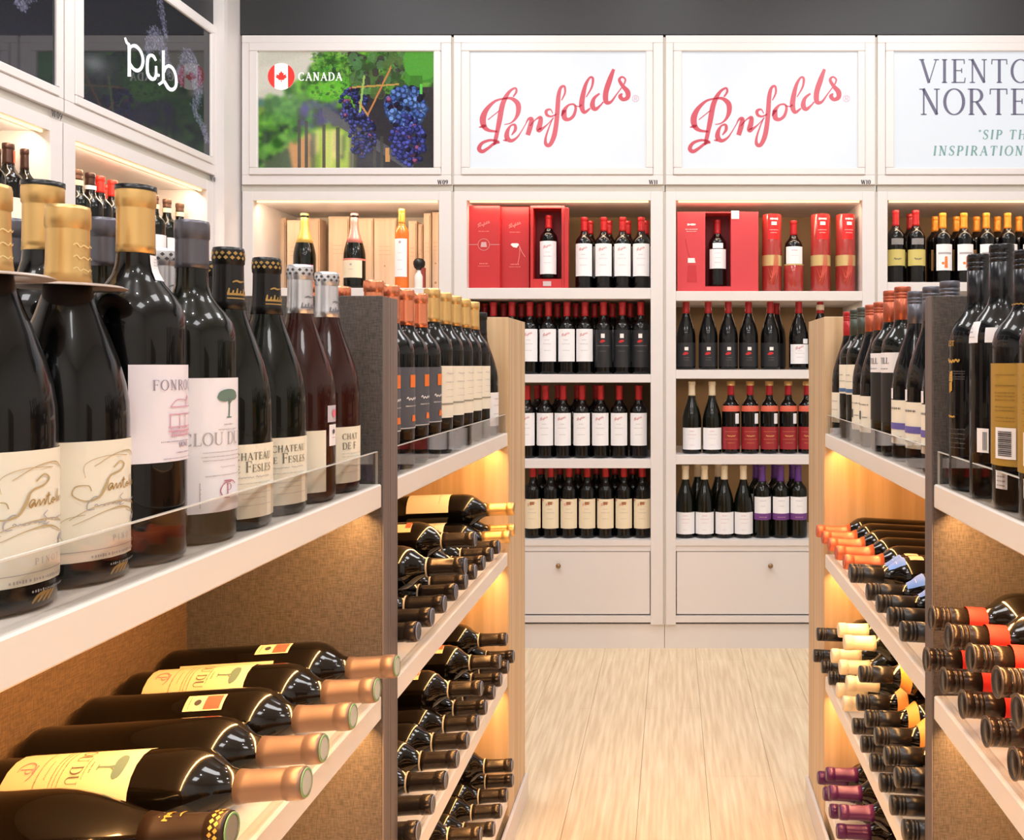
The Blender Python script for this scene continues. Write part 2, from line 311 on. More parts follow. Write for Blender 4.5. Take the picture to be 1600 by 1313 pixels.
class Bottle:
    """recipe: parts = [(name, mesh, [(name, mesh)...], label)]"""
    def __init__(s, kind, H=.30, glass=GLASS, cap=REDF, cap_len=.055, screw=False, seg=28, cap_label=None):
        s.kind, s.H = kind, H; k = H/.30; s.k = k; s.parts = []
        s.parts.append(['glass_body', MB().lathe([(r, z*k) for r, z in PROF[kind]], seg).mesh('glass_body', glass, True), [], None])
        if cap:
            z0 = H-cap_len; zc = z0
            pr = [(radius_at(kind, zc/k)+.0001, zc)]
            if screw:
                q = .0149
                pr = [(q-.001, z0), (q, z0+.0005), (q, H-.022), (q-.0007, H-.0215), (q-.0007, H-.0205), (q, H-.020), (q, H-.0165), (q-.0006, H-.016), (q-.0006, H-.0155), (q, H-.015), (q, H-.0105), (q-.0006, H-.010), (q-.0006, H-.0095), (q, H-.009), (q, H-.001), (q-.001, H+.0006), (.0001, H+.0006)]
            else:
                for i in range(0, 6):
                    z = z0+(H-.018-z0)*i/5; pr.append((max(radius_at(kind, z/k), .0136)+.0006, z))
                q = .0002 if kind != 'champagne' else .0018
                pr += [(.0140+q, H-.0165), (.0149+q, H-.0155), (.0150+q, H-.008), (.0149+q, H-.0025), (.0142+q, H+.0002), (.0122, H+.0008), (.0001, H+.0008)]
            s.parts.append(['capsule', MB().lathe(pr, seg).mesh('capsule', cap, True), [], cap_label])
    def band(s, name, z0, z1, m, r_add=.0009, a=180, facing=0.0, label=None, sub=None, r=None):
        a0 = R(-90+facing-a); a1 = R(-90+facing+a); rr = r
        n = max(4, int(a/9)); nz = 3
        pr = []
        for i in range(nz+1):
            z = z0+(z1-z0)*i/nz; pr.append(((rr if rr else radius_at(s.kind, z/s.k))+r_add, z))
        me = MB().lathe(pr, n, a0, a1).mesh(name, m, True)
        if sub is not None: s.parts[sub][2].append((name, me))
        else: s.parts.append([name, me, [], label])
        return s
    def cyl(s, z=None, add=.0013, facing=0.0):
        r = radius_at(s.kind, (z if z else .08)/s.k)+add
        return lambda u, v: (r*math.cos(R(-90+facing)+u/r), r*math.sin(R(-90+facing)+u/r), v)
    def print(s, name, m, draw, z=None, add=.0013, facing=0.0, part=-1, neck_r=None):
        mb = MB()
        if neck_r: fn = lambda u, v: (neck_r*math.cos(R(-90+facing)+u/neck_r), neck_r*math.sin(R(-90+facing)+u/neck_r), v)
        else: fn = s.cyl(z, add, facing)
        draw(mb, fn); me = mb.mesh(name, m)
        s.parts[part][2].append((name, me)); return s
    def seal(s, m1, m2):
        s.parts[1][2].append(('cap_seal', MB().lathe([(.0134, s.H+.0009), (.0134, s.H+.0018), (.0112, s.H+.0018)], 20).mesh('cap_seal', m1, True)))
        s.parts[1][2].append(('cap_disc', MB().lathe([(.0112, s.H+.0014), (.0001, s.H+.0014)], 20).mesh('cap_disc', m2, True)))
        return s
    def spawn(s, mtx, label, group, name='wine_bottle', cat='bottle', extra=None):
        o = bpy.data.objects.new(name, None); COL.objects.link(o); o.empty_display_size = .03; o.matrix_world = mtx
        o['label'] = label; o['category'] = cat; o['group'] = group
        for nm, me, subs, lb in s.parts:
            p = link(nm, me, o)
            if lb: p['label'] = lb
            for n2, m2 in subs: link(n2, m2, p)
        return o
def stand(x, y, z, facing=0.0): return Matrix.Translation((x, y, z)) @ Matrix.Rotation(R(facing), 4, 'Z')   # facing 0: label towards -Y
def lie(xb, y, z, sgn, roll=0.0, tilt=0.0, yaw=0.0):
    """base at xb, neck pointing to sgn*X; roll 0 puts the label on top"""
    return Matrix.Translation((xb, y, z)) @ Matrix.Rotation(R(yaw), 4, 'Z') @ Matrix.Rotation(R(sgn*(90-tilt)), 4, 'Y') @ Matrix.Rotation(R(-sgn*90+sgn*roll), 4, 'Z')

ORD = ['first', 'second', 'third', 'fourth', 'fifth', 'sixth', 'seventh', 'eighth', 'ninth', 'tenth', 'eleventh', 'twelfth', 'thirteenth']

# ------------------------------------------------------------------ room shell
YC = 3.70; S_ = F/YC                    # face of the back-wall cabinets and its scale (px per metre)
def bx(px, Y=YC): return (px-CX)*Y/F
def bz(py, Y=YC): return EYE-(py-CY)*Y/F
XL = -1.80                              # face of the left-wall cabinets
def ly(px, X=XL): return X*F/(px-CX)
def lz(px, py, X=XL): return EYE-(py-CY)*ly(px, X)/F
X0R, X1R, Y0R, Y1R = -2.25, 2.6, -1.6, 4.15
floor = struct('floor', MB().box(X0R, X1R, Y0R, Y1R, -.06, -.012), FLOORM)
pw = .1865; plank_me = {}
def plank_mesh(l):
    if l not in plank_me: plank_me[l] = MB().box(.0004, pw-.0004, .0004, l-.0004, -.012, 0, bev=.0004).mesh('plank', FLOORM)
    return plank_me[l]
xk = -.0895-12*pw; k = 0
while xk < X1R-.01:
    y = Y0R-(.5 if k % 2 else 0); j = 0
    edges = [Y0R]; e = 3.06 if k % 2 == 0 else 2.555
    while e > Y0R+.05: e -= 1.01
    e += 1.01
    while e < Y1R-.05: edges.append(e); e += 1.01
    edges.append(Y1R)
    for a, b in zip(edges, edges[1:]):
        link('plank', plank_mesh(round(b-a, 4)), floor, (xk, a, 0))
    xk += pw; k += 1
struct('ceiling', MB().box(X0R, X1R, Y0R, Y1R, CEIL, CEIL+.08), WALLW)
struct('wall_back', MB().box(X0R, X1R, Y1R, Y1R+.08, 0, CEIL), WALLW)
struct('wall_left', MB().box(X0R-.08, X0R, Y0R, Y1R, 0, CEIL), WALLW)
struct('wall_right', MB().box(X1R, X1R+.08, Y0R, Y1R, 0, CEIL), WALLW)
struct('wall_front', MB().box(X0R, X1R, Y0R-.08, Y0R, 0, CEIL), WALLW)
struct('trim_1', MB().box(bx(374.5), X1R, YC+.005, Y1R, bz(53), CEIL), DARK)                       # dark fascia over the back cabinets
struct('trim_2', MB().box(X0R, XL-.002, Y0R, 3.52, 2.512, CEIL), DARK)                             # dark fascia over the left cabinets
post = MB().box(X0R, bx(373.5), 3.522, Y1R, 0, CEIL).box(bx(373.5)+.0002, -1.760, 3.522, 3.548, 0, CEIL)
struct('pillar', post, WHITE)
for px, py in PANELS:
    t = thing('ceiling_light', 'flat square light panel let into the ceiling over the aisle', 'ceiling light', (px, py, CEIL-.03), group='ceiling light panels')
    MB().box(-.32, .32, -.32, .32, .0, .03, bev=.004).obj('frame', WHITE, t); MB().box(-.30, .30, -.30, .30, -.003, .001).obj('diffuser', LAMPM, t)
    area((px, py, CEIL-.04), .58, .58, K_PANEL, NEUTRAL)
for px, py in SPOTS:
    t = thing('downlight', 'small round downlight let into the ceiling', 'ceiling light', (px, py, CEIL-.012), group='round ceiling downlights')
    MB().lathe([(.045, .012), (.058, .012), (.058, 0), (.045, 0), (.045, .012)], 24).obj('trim_ring', WHITE, t); MB().lathe([(.045, .004), (.0001, .004)], 24).obj('lamp', LAMPM, t)
    area((px, py, CEIL-.02), .07, .07, K_SPOT, NEUTRAL, shape='DISK')

# ------------------------------------------------------------------ back-wall cabinets
PITCH = .8745; SEAM0 = bx(376)+.002
def z_(py): return bz(py)
CABS = []
def back_cabinet(i, label, shelves, niche_bottom, back_m, niche_m, drawer=True):
    x0 = SEAM0+i*PITCH+.004; x1 = x0+PITCH-.010; D = Y1R-.005
    t = thing('wall_cabinet', label, 'cabinet', ((x0+x1)/2, YC, 0), group='built-in cabinets along the back wall'); ox = (x0+x1)/2
    def P(name, mb, m, **kw): return mb.obj(name, m, t, **kw)
    st = .052; sl = [.045, .053, .0425, .042][i]
    P('side_panel', MB().box(x0-ox, x0+sl-ox, 0, D-YC, .10, 1.891, bev=.0015), WHITE)
    P('side_panel', MB().box(x1-st-ox, x1-ox, 0, D-YC, .10, 1.891, bev=.0015), WHITE)
    P('top_rail', MB().box(x0+sl-ox, x1-st-ox, .001, D-YC, z_(313), 1.891), WHITE)
    P('bottom_rail', MB().box(x0+sl-ox, x1-st-ox, .001, D-YC, .11, z_(963)), WHITE)
    P('toe_kick', MB().box(x0-ox-.004, x1-ox+.004, .012, .03, .0, .10), WHITE)
    P('back_board', MB().box(x0+sl-ox, x1-st-ox, D-YC-.012, D-YC, z_(845), z_(niche_bottom)-.002), back_m)
    P('back_board', MB().box(x0+sl-ox, x1-st-ox, D-YC-.012, D-YC, z_(niche_bottom), z_(313)), niche_m)
    for zt, zb in shelves:
        P('shelf', MB().box(x0+sl-ox-.0005, x1-st-ox+.0005, .002, D-YC-.013, z_(zb), z_(zt), bev=.0012), WHITE)
    P('shelf', MB().box(x0+sl-ox, x1-st-ox, .002, D-YC-.013, z_(853), z_(844.5)), WHITE)
    P('drawer_rail', MB().box(x0+sl-ox, x1-st-ox, .006, .02, z_(862), z_(853)), WHITE)
    d = P('drawer', MB().box(x0+sl-ox+.003, x1-st-ox-.003, .008, .03, z_(961), z_(863), bev=.002), WHITE)
    kb = MB().lathe([(.0001, .022), (.008, .021), (.0105, .017), (.009, .010), (.006, .006), (.006, 0)], 18)
    ko = kb.obj('knob', BRASS, d, True); ko.location = (0, .008, z_(884)); ko.rotation_euler = (PI/2, 0, 0)
    ld = P('led_strip', MB().box(x0+sl-ox+.01, x1-st-ox-.01, .012, .02, z_(313)-.006, z_(313)-.0005), LEDM)
    P('filler_strip', MB().box(x1-ox+.0004, x1-ox+.0096, .004, .03, .10, 1.8905), GAPM); CABS.append((x0+sl, x1-st, t)); return t
back_cabinet(0, 'white built-in cabinet on the back wall holding pale wooden gift boxes', [(450, 467)], 450, BEIGE, CREAMB)
back_cabinet(1, 'white back-wall cabinet full of red-capped bottles, red gift boxes in its lit top niche', [(450, 467), (585, 598), (718, 732)], 450, BEIGE, BEIGE)
back_cabinet(2, 'white built-in cabinet on the back wall holding red gift tubes and purple-capped bottles', [(455, 470), (578, 592), (711, 726)], 455, BEIGE, BEIGE)
back_cabinet(3, 'white built-in cabinet on the back wall holding orange-capped bottles under the slate-lettered sign', [(441, 455), (578, 592), (711, 726)], 441, BEIGE, BEIGE)
for i, (x0, x1, t) in enumerate(CABS):
    p = [1.6, 1.0, 1.1, .9][i]
    area(((x0+x1)/2, YC+.03, z_(313)-.012), x1-x0-.04, .01, K_NICHE*p, NICHEW, rot=(R(35), 0, 0))
for i, q in ((1, .0), (2, .35)):
    if q:
        x0, x1, t = CABS[i]
        for pz in (470, 592, 726): area(((x0+x1)/2, 4.02, z_(pz)-.01), x1-x0-.06, .01, K_NICHE*q, NICHEW, rot=(R(-10), 0, 0))

# light boxes above them
def sign_box(i, label):
    x0 = SEAM0+i*PITCH+.004; x1 = x0+PITCH-.010; ox = (x0+x1)/2; t = thing('light_box', label, 'sign', (ox, YC, 0))
    a0, a1, b0, b1 = x0-ox, x1-ox, z_(289), z_(55.5)
    mb = MB(); w_ = .032
    mb.box(a0, a1, -.004, .4, b0, b0+w_+.008, bev=.002).box(a0, a1, -.004, .4, b1-w_, b1, bev=.002).box(a0, a0+w_, -.004, .4, b0+w_+.008, b1-w_, bev=.002).box(a1-w_-.010, a1, -.004, .4, b0+w_+.008, b1-w_, bev=.002)
    mb.obj('frame', WHITE, t)
    c0, c1, d0, d1 = a0+w_+.0002, a1-w_-.0102, b0+w_+.0082, b1-w_-.0002; mb = MB(); q = .035
    mb.box(c0, c1, -.010, .3, d0, d0+q-.006, bev=.003).box(c0, c1, -.010, .3, d1-q, d1, bev=.003).box(c0, c0+q, -.010, .3, d0+q-.006, d1-q, bev=.003).box(c1-q+.005, c1, -.010, .3, d0+q-.006, d1-q, bev=.003)
    mb.obj('inner_frame', WHITE, t)
    MB().box(a1+.0004, a1+.0096, .003, .03, b0, b1-.006).box(a0-.004, a1+.0096, .005, .03, 1.8915, b0-.0004).obj('filler_strip', GAPM, t)
    return t, ox, (c0+q, c1-q+.005, d0+q-.006, d1-q)
t0_, o0_, r0_ = sign_box(0, 'lit vineyard photograph with a round flag, framed in white above the wooden boxes')
t1_, o1_, r1_ = sign_box(1, 'white lit sign with red handwritten wordmark, directly right of the vineyard picture')
t2_, o2_, r2_ = sign_box(2, 'white lit sign with red handwritten wordmark, beside the slate-lettered sign')
t3_, o3_, r3_ = sign_box(3, 'white lit sign with slate capital letters and a green slogan')
YS = .002
for t, r in ((t1_, r1_), (t2_, r2_), (t3_, r3_)): MB().box(r[0], r[1], YS, YS+.02, r[2], r[3]).obj('screen', SIGNW, t)
def flat(ox, y): return lambda px, py: (bx(px)-ox, y, bz(py))
for t, ox, dx in ((t1_, o1_, 0), (t2_, o2_, 329.5)):
    mb = MB(); fn0 = flat(ox, YS-.001); mb_fn = lambda u, v, f=fn0, d=dx: f(u+d, v)
    for P in SCRIPT: stroke(mb, [(730+p[0]/5.714, 90+p[1]/5.714, p[2]/5.714) for p in P], mb_fn, 7)
    mb.obj('wordmark', SIGNRED, t)
    mb = MB(); stroke(mb, [(993+5*math.cos(a*PI/6), 154+5*math.sin(a*PI/6), 1.0) for a in range(13)], mb_fn, 2)
    mb.ribbon([(991.3, 157), (991.3, 151)], [.9]*2, mb_fn); stroke(mb, [(991, 151.5, .8), (995, 151.5, .8), (995, 154, .8), (991, 154.3, .8)], mb_fn, 2); mb.ribbon([(993, 154), (995.5, 157)], [.8]*2, mb_fn)
    mb.obj('registered_mark', mat('sign_mark_pink', (190, 150, 165), .3, emit=.3), t)
mb = MB(); fn = flat(o3_, YS-.001); fn2 = lambda u, v: fn(u, -v)
write(mb, 'VIENTO', 1436.5, -129.5, 37, fn2, sp=.085, bold=.95); write(mb, 'NORTE', 1436.5, -179.5, 41, fn2, sp=.06, bold=.95); mb.obj('lettering', SIGNGREY, t3_)
mb = MB(); write(mb, '"SIP THE', 1527, -217.5, 14.5, fn2, sp=.22, slant=.12, bold=1.5); write(mb, 'INSPIRATION"', 1457.5, -243, 15, fn2, sp=.215, slant=.12, bold=1.5); mb.obj('slogan', SIGNTEAL, t3_)
# little code tags in the frame corners
for t, ox, px, s in ((t0_, o0_, 684, 'W09'), (t1_, o1_, 1014, 'W11'), (t2_, o2_, 1345, 'W10')):
    mb = MB(); f = flat(ox, -.0048); write(mb, s, px, -289, 6.5, lambda u, v: f(u, -v-.8), sp=.1, bold=2.0); mb.obj('code_tag', INK, t)

# ---- vineyard photograph (flat print on the lit panel, painted per face)
def paint_mesh(nu, nv, img, corner, name, m, parent):
    """corner(s,t)->3D, img (nv,nu,3) in sRGB 0-255, row 0 at the top"""
    vs = []; fs = []
    for j in range(nv+1):
        for i in range(nu+1): vs.append(corner(i/nu, j/nv))
    for j in range(nv):
        for i in range(nu):
            a = j*(nu+1)+i; fs.append((a, a+nu+1, a+nu+2, a+1))
    me = bpy.data.meshes.new(name); me.from_pydata(vs, [], fs); me.materials.append(m)
    at = me.color_attributes.new('Col', 'FLOAT_COLOR', 'CORNER')
    c = np.clip(img.reshape(-1, 3)/255.0, 0, 1); c = np.where(c <= .04045, c/12.92, ((c+.055)/1.055)**2.4)
    c4 = np.concatenate([c, np.ones((len(c), 1))], 1); at.data.foreach_set('color', np.repeat(c4, 4, axis=0).astype(np.float32).ravel()); me.update()
    return link(name, me, parent)
def vineyard(W, H):
    rs = np.random.RandomState(5); im = np.zeros((H, W, 3)); yy, xx = np.mgrid[0:H, 0:W]; u = xx/W; v = yy/H
    def P(c, mask, a=1.0): im[mask] = im[mask]*(1-a)+np.array(c)*a
    def disc(cx, cy, r, c, a=1.0, sy=1.0): P(c, ((u-cx)*1.48)**2+((v-cy)/sy)**2 < r*r, a)
    im[:] = (58, 56, 60)
    P((214, 208, 192), (v < .42) & (u < .5)); P((196, 190, 172), (v < .42) & (u < .34) & (np.sin(u*9+v*20) > .4), .5)
    P((120, 150, 60), (v >= .40) & (u < .5)); P((160, 196, 70), (v > .52) & (v < .66) & (u < .2), .8)
    P((188, 204, 96), (v > .74) & (v < .82) & (u < .2), .9); P((84, 96, 70), (v >= .82) & (u < .3))
    P((80, 116, 120), (v > .40) & (v < .47) & (u < .1), .8)
    P((206, 150, 98), (v > .66) & (u > .15+(v-.66)*.12) & (u < .27+(v-.66)*.45)); P((176, 198, 86), (v > .66) & (u > .3) & (u < .66))
    for k in range(40):
        cx = .3+rs.rand()*.36; P([(236, 214, 140), (120, 150, 70), (200, 216, 110), (96, 90, 86)][k % 4], (abs(u-cx) < .006+rs.rand()*.01) & (v > .66+rs.rand()*.1) & (v < .8+rs.rand()*.25), .7)
    for k in range(900):   # leaves along the top and down the vine row
        cx = rs.rand(); top = .0 if cx > .33 else .12+(.33-cx)*1.1; cy = top+rs.rand()*(.5 if cx < .55 else .36)
        if cx < .16 and cy < .38: continue
        g = rs.rand(); c = (40+g*80, 84+g*96, 30+g*44) if rs.rand() > .25 else (44, 64, 46)
        if rs.rand() < .12: c = (130, 200, 60)
        disc(cx, cy, .012+rs.rand()*.035, c, .8, .5+rs.rand())
    for k in range(260):
        cx = .08+rs.rand()*.24; cy = .38+rs.rand()*.20+(cx-.08)*.3; g = rs.rand(); disc(cx, cy, .01+rs.rand()*.025, (50+g*60, 100+g*70, 40+g*30), .8)
    P((60, 58, 66), (v > .48) & (v < .64) & (u > .22) & (u < .5) & (np.sin(u*60) > -.3), .7)
    for k in range(60): disc(.24+rs.rand()*.2, .42+rs.rand()*.22, .012+rs.rand()*.015, (82, 74, 130), .6)
    for k, (cx, cy) in enumerate([(.38, .36), (.46, .35), (.33, .33), (.42, .30), (.5, .28)]): disc(cx, cy, .085, (104, 186, 52), .85, .8)
    for k in range(40): disc(.3+rs.rand()*.22, .26+rs.rand()*.16, .012, (150, 220, 90), .6, .4)
    for q_ in range(2):
        p_ = np.pad(im, ((2, 2), (2, 2), (0, 0)), mode='edge'); im[:] = sum(p_[a_:a_+H, b_:b_+W] for a_ in range(5) for b_ in range(5))/25
    for k in range(700):
        cx = .3+rs.rand()*.5; cy = rs.rand()*.40; g = rs.rand(); disc(cx, cy, .005+rs.rand()*.014, [(40+g*60, 90+g*90, 36+g*30), (60, 80, 50), (130, 190, 70)][k % 3], .5, .4+rs.rand())
    P((54, 50, 54), (u > .55) & (v > .36) & (u < .98)); P((58, 54, 56), (u > .78) & (v > .30))
    for k in range(120): disc(.52+rs.rand()*.3, .02+rs.rand()*.34, .01+rs.rand()*.035, [(60, 84, 50), (84, 110, 60), (64, 56, 60), (88, 130, 80)][k % 4], .75, .6+rs.rand())
    m_ = (u > .83) & (v < .26); P((72, 138, 52), m_); disc(.93, .08, .16, (90, 168, 60), .7, 1.0); P((66, 124, 46), (u > .86) & (v > .2) & (v < .3) & (u < .93))
    # dark beam running down to the right, posts
    P((92, 90, 98), (abs(v-(.50+(u-.36)*.95)) < .05) & (u > .36) & (u < .88), .9)
    for cx in (.23, .27, .37, .45, .55, .66, .7): P((72, 70, 62), (abs(u-cx) < .010) & (v > .6+(cx-.3)*.3), .85)
    # grapes
    for (gx, gy, wx, wy, n_, r_, cs) in ((.54, .46, .08, .16, 110, .018, 0), (.59, .72, .075, .20, 150, .017, 0), (.84, .47, .115, .17, 190, .028, 1), (.85, .76, .10, .22, 120, .024, 2)):
        for k in range(n_):
            a = rs.rand()*2*PI; q = rs.rand()**.5; cx, cy = gx+wx*q*math.cos(a), gy+wy*q*math.sin(a); g = rs.rand()
            c = [(40+g*60, 44+g*60, 100+g*90), (70+g*60, 100+g*70, 180+g*60), (52+g*50, 56+g*50, 120+g*90)][cs]
            if rs.rand() < .16: c = (40, 36, 56)
            if rs.rand() < .05: c = (170, 90, 130)
            disc(cx, cy, r_, tuple(x*.5 for x in c), .8); disc(cx-.003, cy-.006, r_*.6, c, .9)
    P((200, 130, 80), (abs(v-(.54-(u-.62)*3.1)) < .017) & (u > .62) & (u < .755)); P((190, 150, 80), (abs(v-(.30-(u-.55)*0.1)) < .008) & (u > .53) & (u < .80))
    P((160, 190, 100), (abs(u-(.60-.08*(v-.2))) < .006) & (v > .2) & (v < .52)); P((206, 150, 84), (abs(v-(.54+(u-.62)*2.2)) < .013) & (u > .57) & (u < .62))
    P((206, 150, 90), (abs(u-(.73+.03*(v-.8))) < .012) & (v > .82) & (v < .94)); P((96, 200, 80), (abs(u-.925) < .008) & (v > .27) & (v < .36))
    return np.clip(im+rs.normal(0, 5, im.shape), 0, 255)
VINE = vcol_mat('vineyard_print', .68, .12, .3)
r = r0_
paint_mesh(270, 182, vineyard(270, 182), lambda s, t: (r[0]+(r[1]-r[0])*s, YS, r[3]+(r[2]-r[3])*t), 'vineyard_print', VINE, t0_)
fn = flat(o0_, YS-.0015); fnb = flat(o0_, YS-.0025)
cx, cy, rr = 439.5, 119.5, 21
fl = MB(); fl.disc(cx, cy, rr, fn, 32); fo = fl.obj('flag_disc', mat('flag_white', (238, 236, 232), .3, emit=.5), t0_)
mb = MB()
for sgn in (-1, 1):
    n = 12; a0 = math.acos(.5); arc = [(cx+sgn*rr*math.cos(a), cy+rr*math.sin(a)) for a in [(-a0+2*a0*i/n) for i in range(n+1)]]
    mb.poly(arc, fnb)
leaf = [(0, -9), (2, -5), (4, -6), (3.5, -2), (8, -3.5), (7, -1), (9, 1), (4, 4.5), (4.5, 6), (.6, 5.2), (.6, 9), (-.6, 9), (-.6, 5.2), (-4.5, 6), (-4, 4.5), (-9, 1), (-7, -1), (-8, -3.5), (-3.5, -2), (-4, -6), (-2, -5)]
i0 = len(mb.v); mb.v.append(fnb(cx, cy)); mb.v += [fnb(cx+a, cy+b) for a, b in leaf]; mb.f += [(i0, i0+1+k, i0+1+(k+1) % len(leaf)) for k in range(len(leaf))]
mb.obj('flag_emblem', SIGNROSE, fo)
mb = MB(); write(mb, 'CANADA', 466, -126, 12.5, lambda u, v: fnb(u, -v), sp=.12, bold=1.3); mb.obj('lettering', mat('sign_white_text', (240, 240, 236), .3, emit=.6), t0_)

# ------------------------------------------------------------------ left-wall cabinets with dark screens
def droplets(W, H, seed, mode):
    rs = np.random.RandomState(seed); im = np.zeros((H, W, 3)); yy, xx = np.mgrid[0:H, 0:W]; u = xx/W; v = yy/H
    im[:] = (38, 38, 42); im += np.array((14, 14, 18))*(v**1.5)[..., None]
    def spr(P, n, amt, size=1):
        """speckled stroke: P = (u, v, half-width) along a curve"""
        q = smooth_pts(P, 12)
        for k in range(n):
            a = q[rs.randint(len(q))]; px = int((a[0]+a[2]*rs.randn()*.45)*W); py = int((a[1]+a[2]*rs.randn()*.45)*H)
            if 0 <= px < W-2 and 0 <= py < H-2:
                g = rs.rand(); c = np.array((104, 104, 124))*amt*(.5+g*.9); z = 1+int(rs.rand()*size); im[py:py+z, px:px+z] = im[py:py+z, px:px+z]*.35+c*.65
    if mode == 0:
        spr([(.70, -.02, .05), (.80, .22, .06), (.84, .45, .05), (.82, .62, .03)], 2600, 1.0, 2)
    else:
        for (a_, b_, w_) in ((.53, .36, .085), (.79, .385, .075)): 
            for k in range(5): spr([(a_-w_, b_+.08+k*.02, .03), (a_-w_*.6, b_-.06+k*.025, .03), (a_, b_-.11+k*.03, .03), (a_+w_*.6, b_-.05+k*.025, .03), (a_+w_, b_+.08+k*.02, .03)], 420, .9, 2)
        spr([(.55, -.02, .03), (.57, .14, .03), (.60, .26, .02)], 500, .9, 2)
        spr([(.82, .26, .03), (.88, .36, .035), (.90, .50, .03), (.865, .62, .03), (.86, .70, .025), (.93, .78, .03), (.97, .88, .025)], 3000, .95, 2)
    return np.clip(im+rs.normal(0, 2.5, im.shape), 0, 255)
DROP = vcol_mat('droplet_screen', .55, .03, .35)
LCABS = []
LSEAM = [3.5245-k*PITCH for k in range(4)]
def left_cabinet(i):
    y1 = LSEAM[i]-.003; y0 = LSEAM[i+1]+.003; D = X0R+.004; st = .052
    txt = ['white left-wall cabinet next to the corner pillar with red-capped bottles in its lit niche', 'white left-wall cabinet at the left edge with a lit niche of dark-capped bottles', 'white left-wall cabinet out past the picture edge'][i]
    t = thing('wall_cabinet', txt, 'cabinet', (XL, (y0+y1)/2, 0), group='built-in cabinets along the left wall'); oy = (y0+y1)/2
    d = D-XL
    t.location = (XL, oy, 0)
    def P(name, mb, m, par=t): return mb.obj(name, m, par)
    P('side_panel', MB().box(d, 0, y0-oy, y0+st-oy, .1, 1.891, bev=.0015), WHITE); P('side_panel', MB().box(d, 0, y1-st-oy, y1-oy, .1, 1.891, bev=.0015), WHITE)
    P('top_rail', MB().box(d, -.001, y0+st-oy, y1-st-oy, 1.852, 1.891), WHITE)
    P('toe_kick', MB().box(-.03, -.012, y0-oy-.003, y1-oy+.003, 0, .1), WHITE)
    P('back_board', MB().box(d, d+.012, y0+st-oy, y1-st-oy, .1, 1.852), CREAMB)
    for zt in (1.492, 1.136, .784, .449, .139): P('shelf', MB().box(d+.013, -.002, y0+st-oy, y1-st-oy, zt-.043, zt, bev=.0012), WHITE)
    P('drawer', MB().box(-.03, -.008, y0+st-oy+.003, y1-st-oy-.003, .14, .404, bev=.002), WHITE)
    P('led_strip', MB().box(-.024, -.016, y0+st-oy+.01, y1-st-oy-.01, 1.845, 1.8515), LEDM)
    area((XL-.035, oy, 1.842), .01, y1-y0-.14, K_NICHE*2.2, NICHEW, rot=(0, R(35), 0))
    s = thing('light_box', ['dark screen with lit white handwriting and water droplets beside the corner pillar', 'dark droplet screen framed in white at the top left corner', 'dark droplet screen past the left picture edge'][i], 'sign', (XL, oy, 0), group='dark screens over the left wall cabinets')
    a0, a1, b0, b1 = y0-oy, y1-oy, 1.918, 2.508; w_ = .032; q = .033
    MB().box(d, .004, a0, a1, b0, b0+w_+.008, bev=.002).box(d, .004, a0, a1, b1-w_, b1, bev=.002).box(d, .004, a0, a0+w_+.01, b0+w_+.008, b1-w_, bev=.002).box(d, .004, a1-w_+.01, a1, b0+w_+.008, b1-w_, bev=.002).obj('frame', WHITE, s)
    c0, c1, d0, d1 = a0+w_+.0102, a1-w_+.0098, b0+w_+.0082, b1-w_-.0002
    MB().box(-.3, .008, c0, c1, d0, d0+q-.006, bev=.003).box(-.3, .008, c0, c1, d1-.010, d1, bev=.003).box(-.3, .008, c0, c0+q+.005, d0+q-.006, d1-.01, bev=.003).box(-.3, .008, c1-.012, c1, d0+q-.006, d1-.01, bev=.003).obj('inner_frame', WHITE, s)
    MB().box(-.04, -.008, a0, a1, 1.8915, b0-.0004).box(-.04, -.006, a1+.0003, a1+.0055, .11, b1).obj('filler_strip', GAPM, s)
    rr = (c0+q+.005, c1-.012, d0+q-.006, d1-.010)
    paint_mesh(190, 140, droplets(190, 140, 3+i, 1 if i == 0 else 0), lambda a, b: (.0, rr[0]+(rr[1]-rr[0])*a, rr[3]+(rr[2]-rr[3])*b), 'screen', DROP, s)
    LCABS.append((t, s, oy)); return t
for i in range(3): left_cabinet(i)
s = LCABS[0][1]; oy = LCABS[0][2]
fn = lambda px, py: (.0015, ly(px)-oy, lz(px, py))
pc = lambda L_: [(170+a/10.94, 40+b/10.94, w_/10.94) for a, b, w_ in L_]
mb = MB()
for Q in ([(268, 205, 30), (300, 290, 40), (338, 350, 50), (342, 600, 50), (345, 870, 60)],
          [(345, 400, 40), (380, 355, 50), (450, 350, 60), (530, 430, 45), (575, 560, 45), (560, 700, 50), (490, 770, 60), (410, 735, 50), (350, 640, 40)],
          [(800, 600, 36), (750, 520, 50), (690, 515, 55), (655, 590, 50), (655, 800, 50), (710, 900, 60), (770, 910, 55), (800, 840, 45), (800, 690, 36)], [(790, 840, 50), (862, 855, 44)],
          [(925, 425, 46), (925, 960, 46)], [(845, 1010, 46), (925, 955, 46)],
          [(935, 800, 40), (960, 725, 50), (1020, 690, 55), (1090, 740, 46), (1140, 870, 42), (1140, 1030, 46), (1080, 1095, 60), (1010, 1065, 56), (940, 950, 46)]):
    stroke(mb, pc(Q), fn, 6)
mb.obj('handwriting', SCRIPTW, s)
for sx, t_, px, py in ((0, 'W10', 326, 281), (1, 'W09', 78, 181)):
    s_ = LCABS[sx][1]; oy_ = LCABS[sx][2]; mb = MB(); f = lambda u, v: (.0048, ly(px)-oy_+u, lz(px, py)+v)
    write(mb, t_, 0, 0, .018, f, sp=.1, bold=2.0); mb.obj('code_tag', INK, s_)

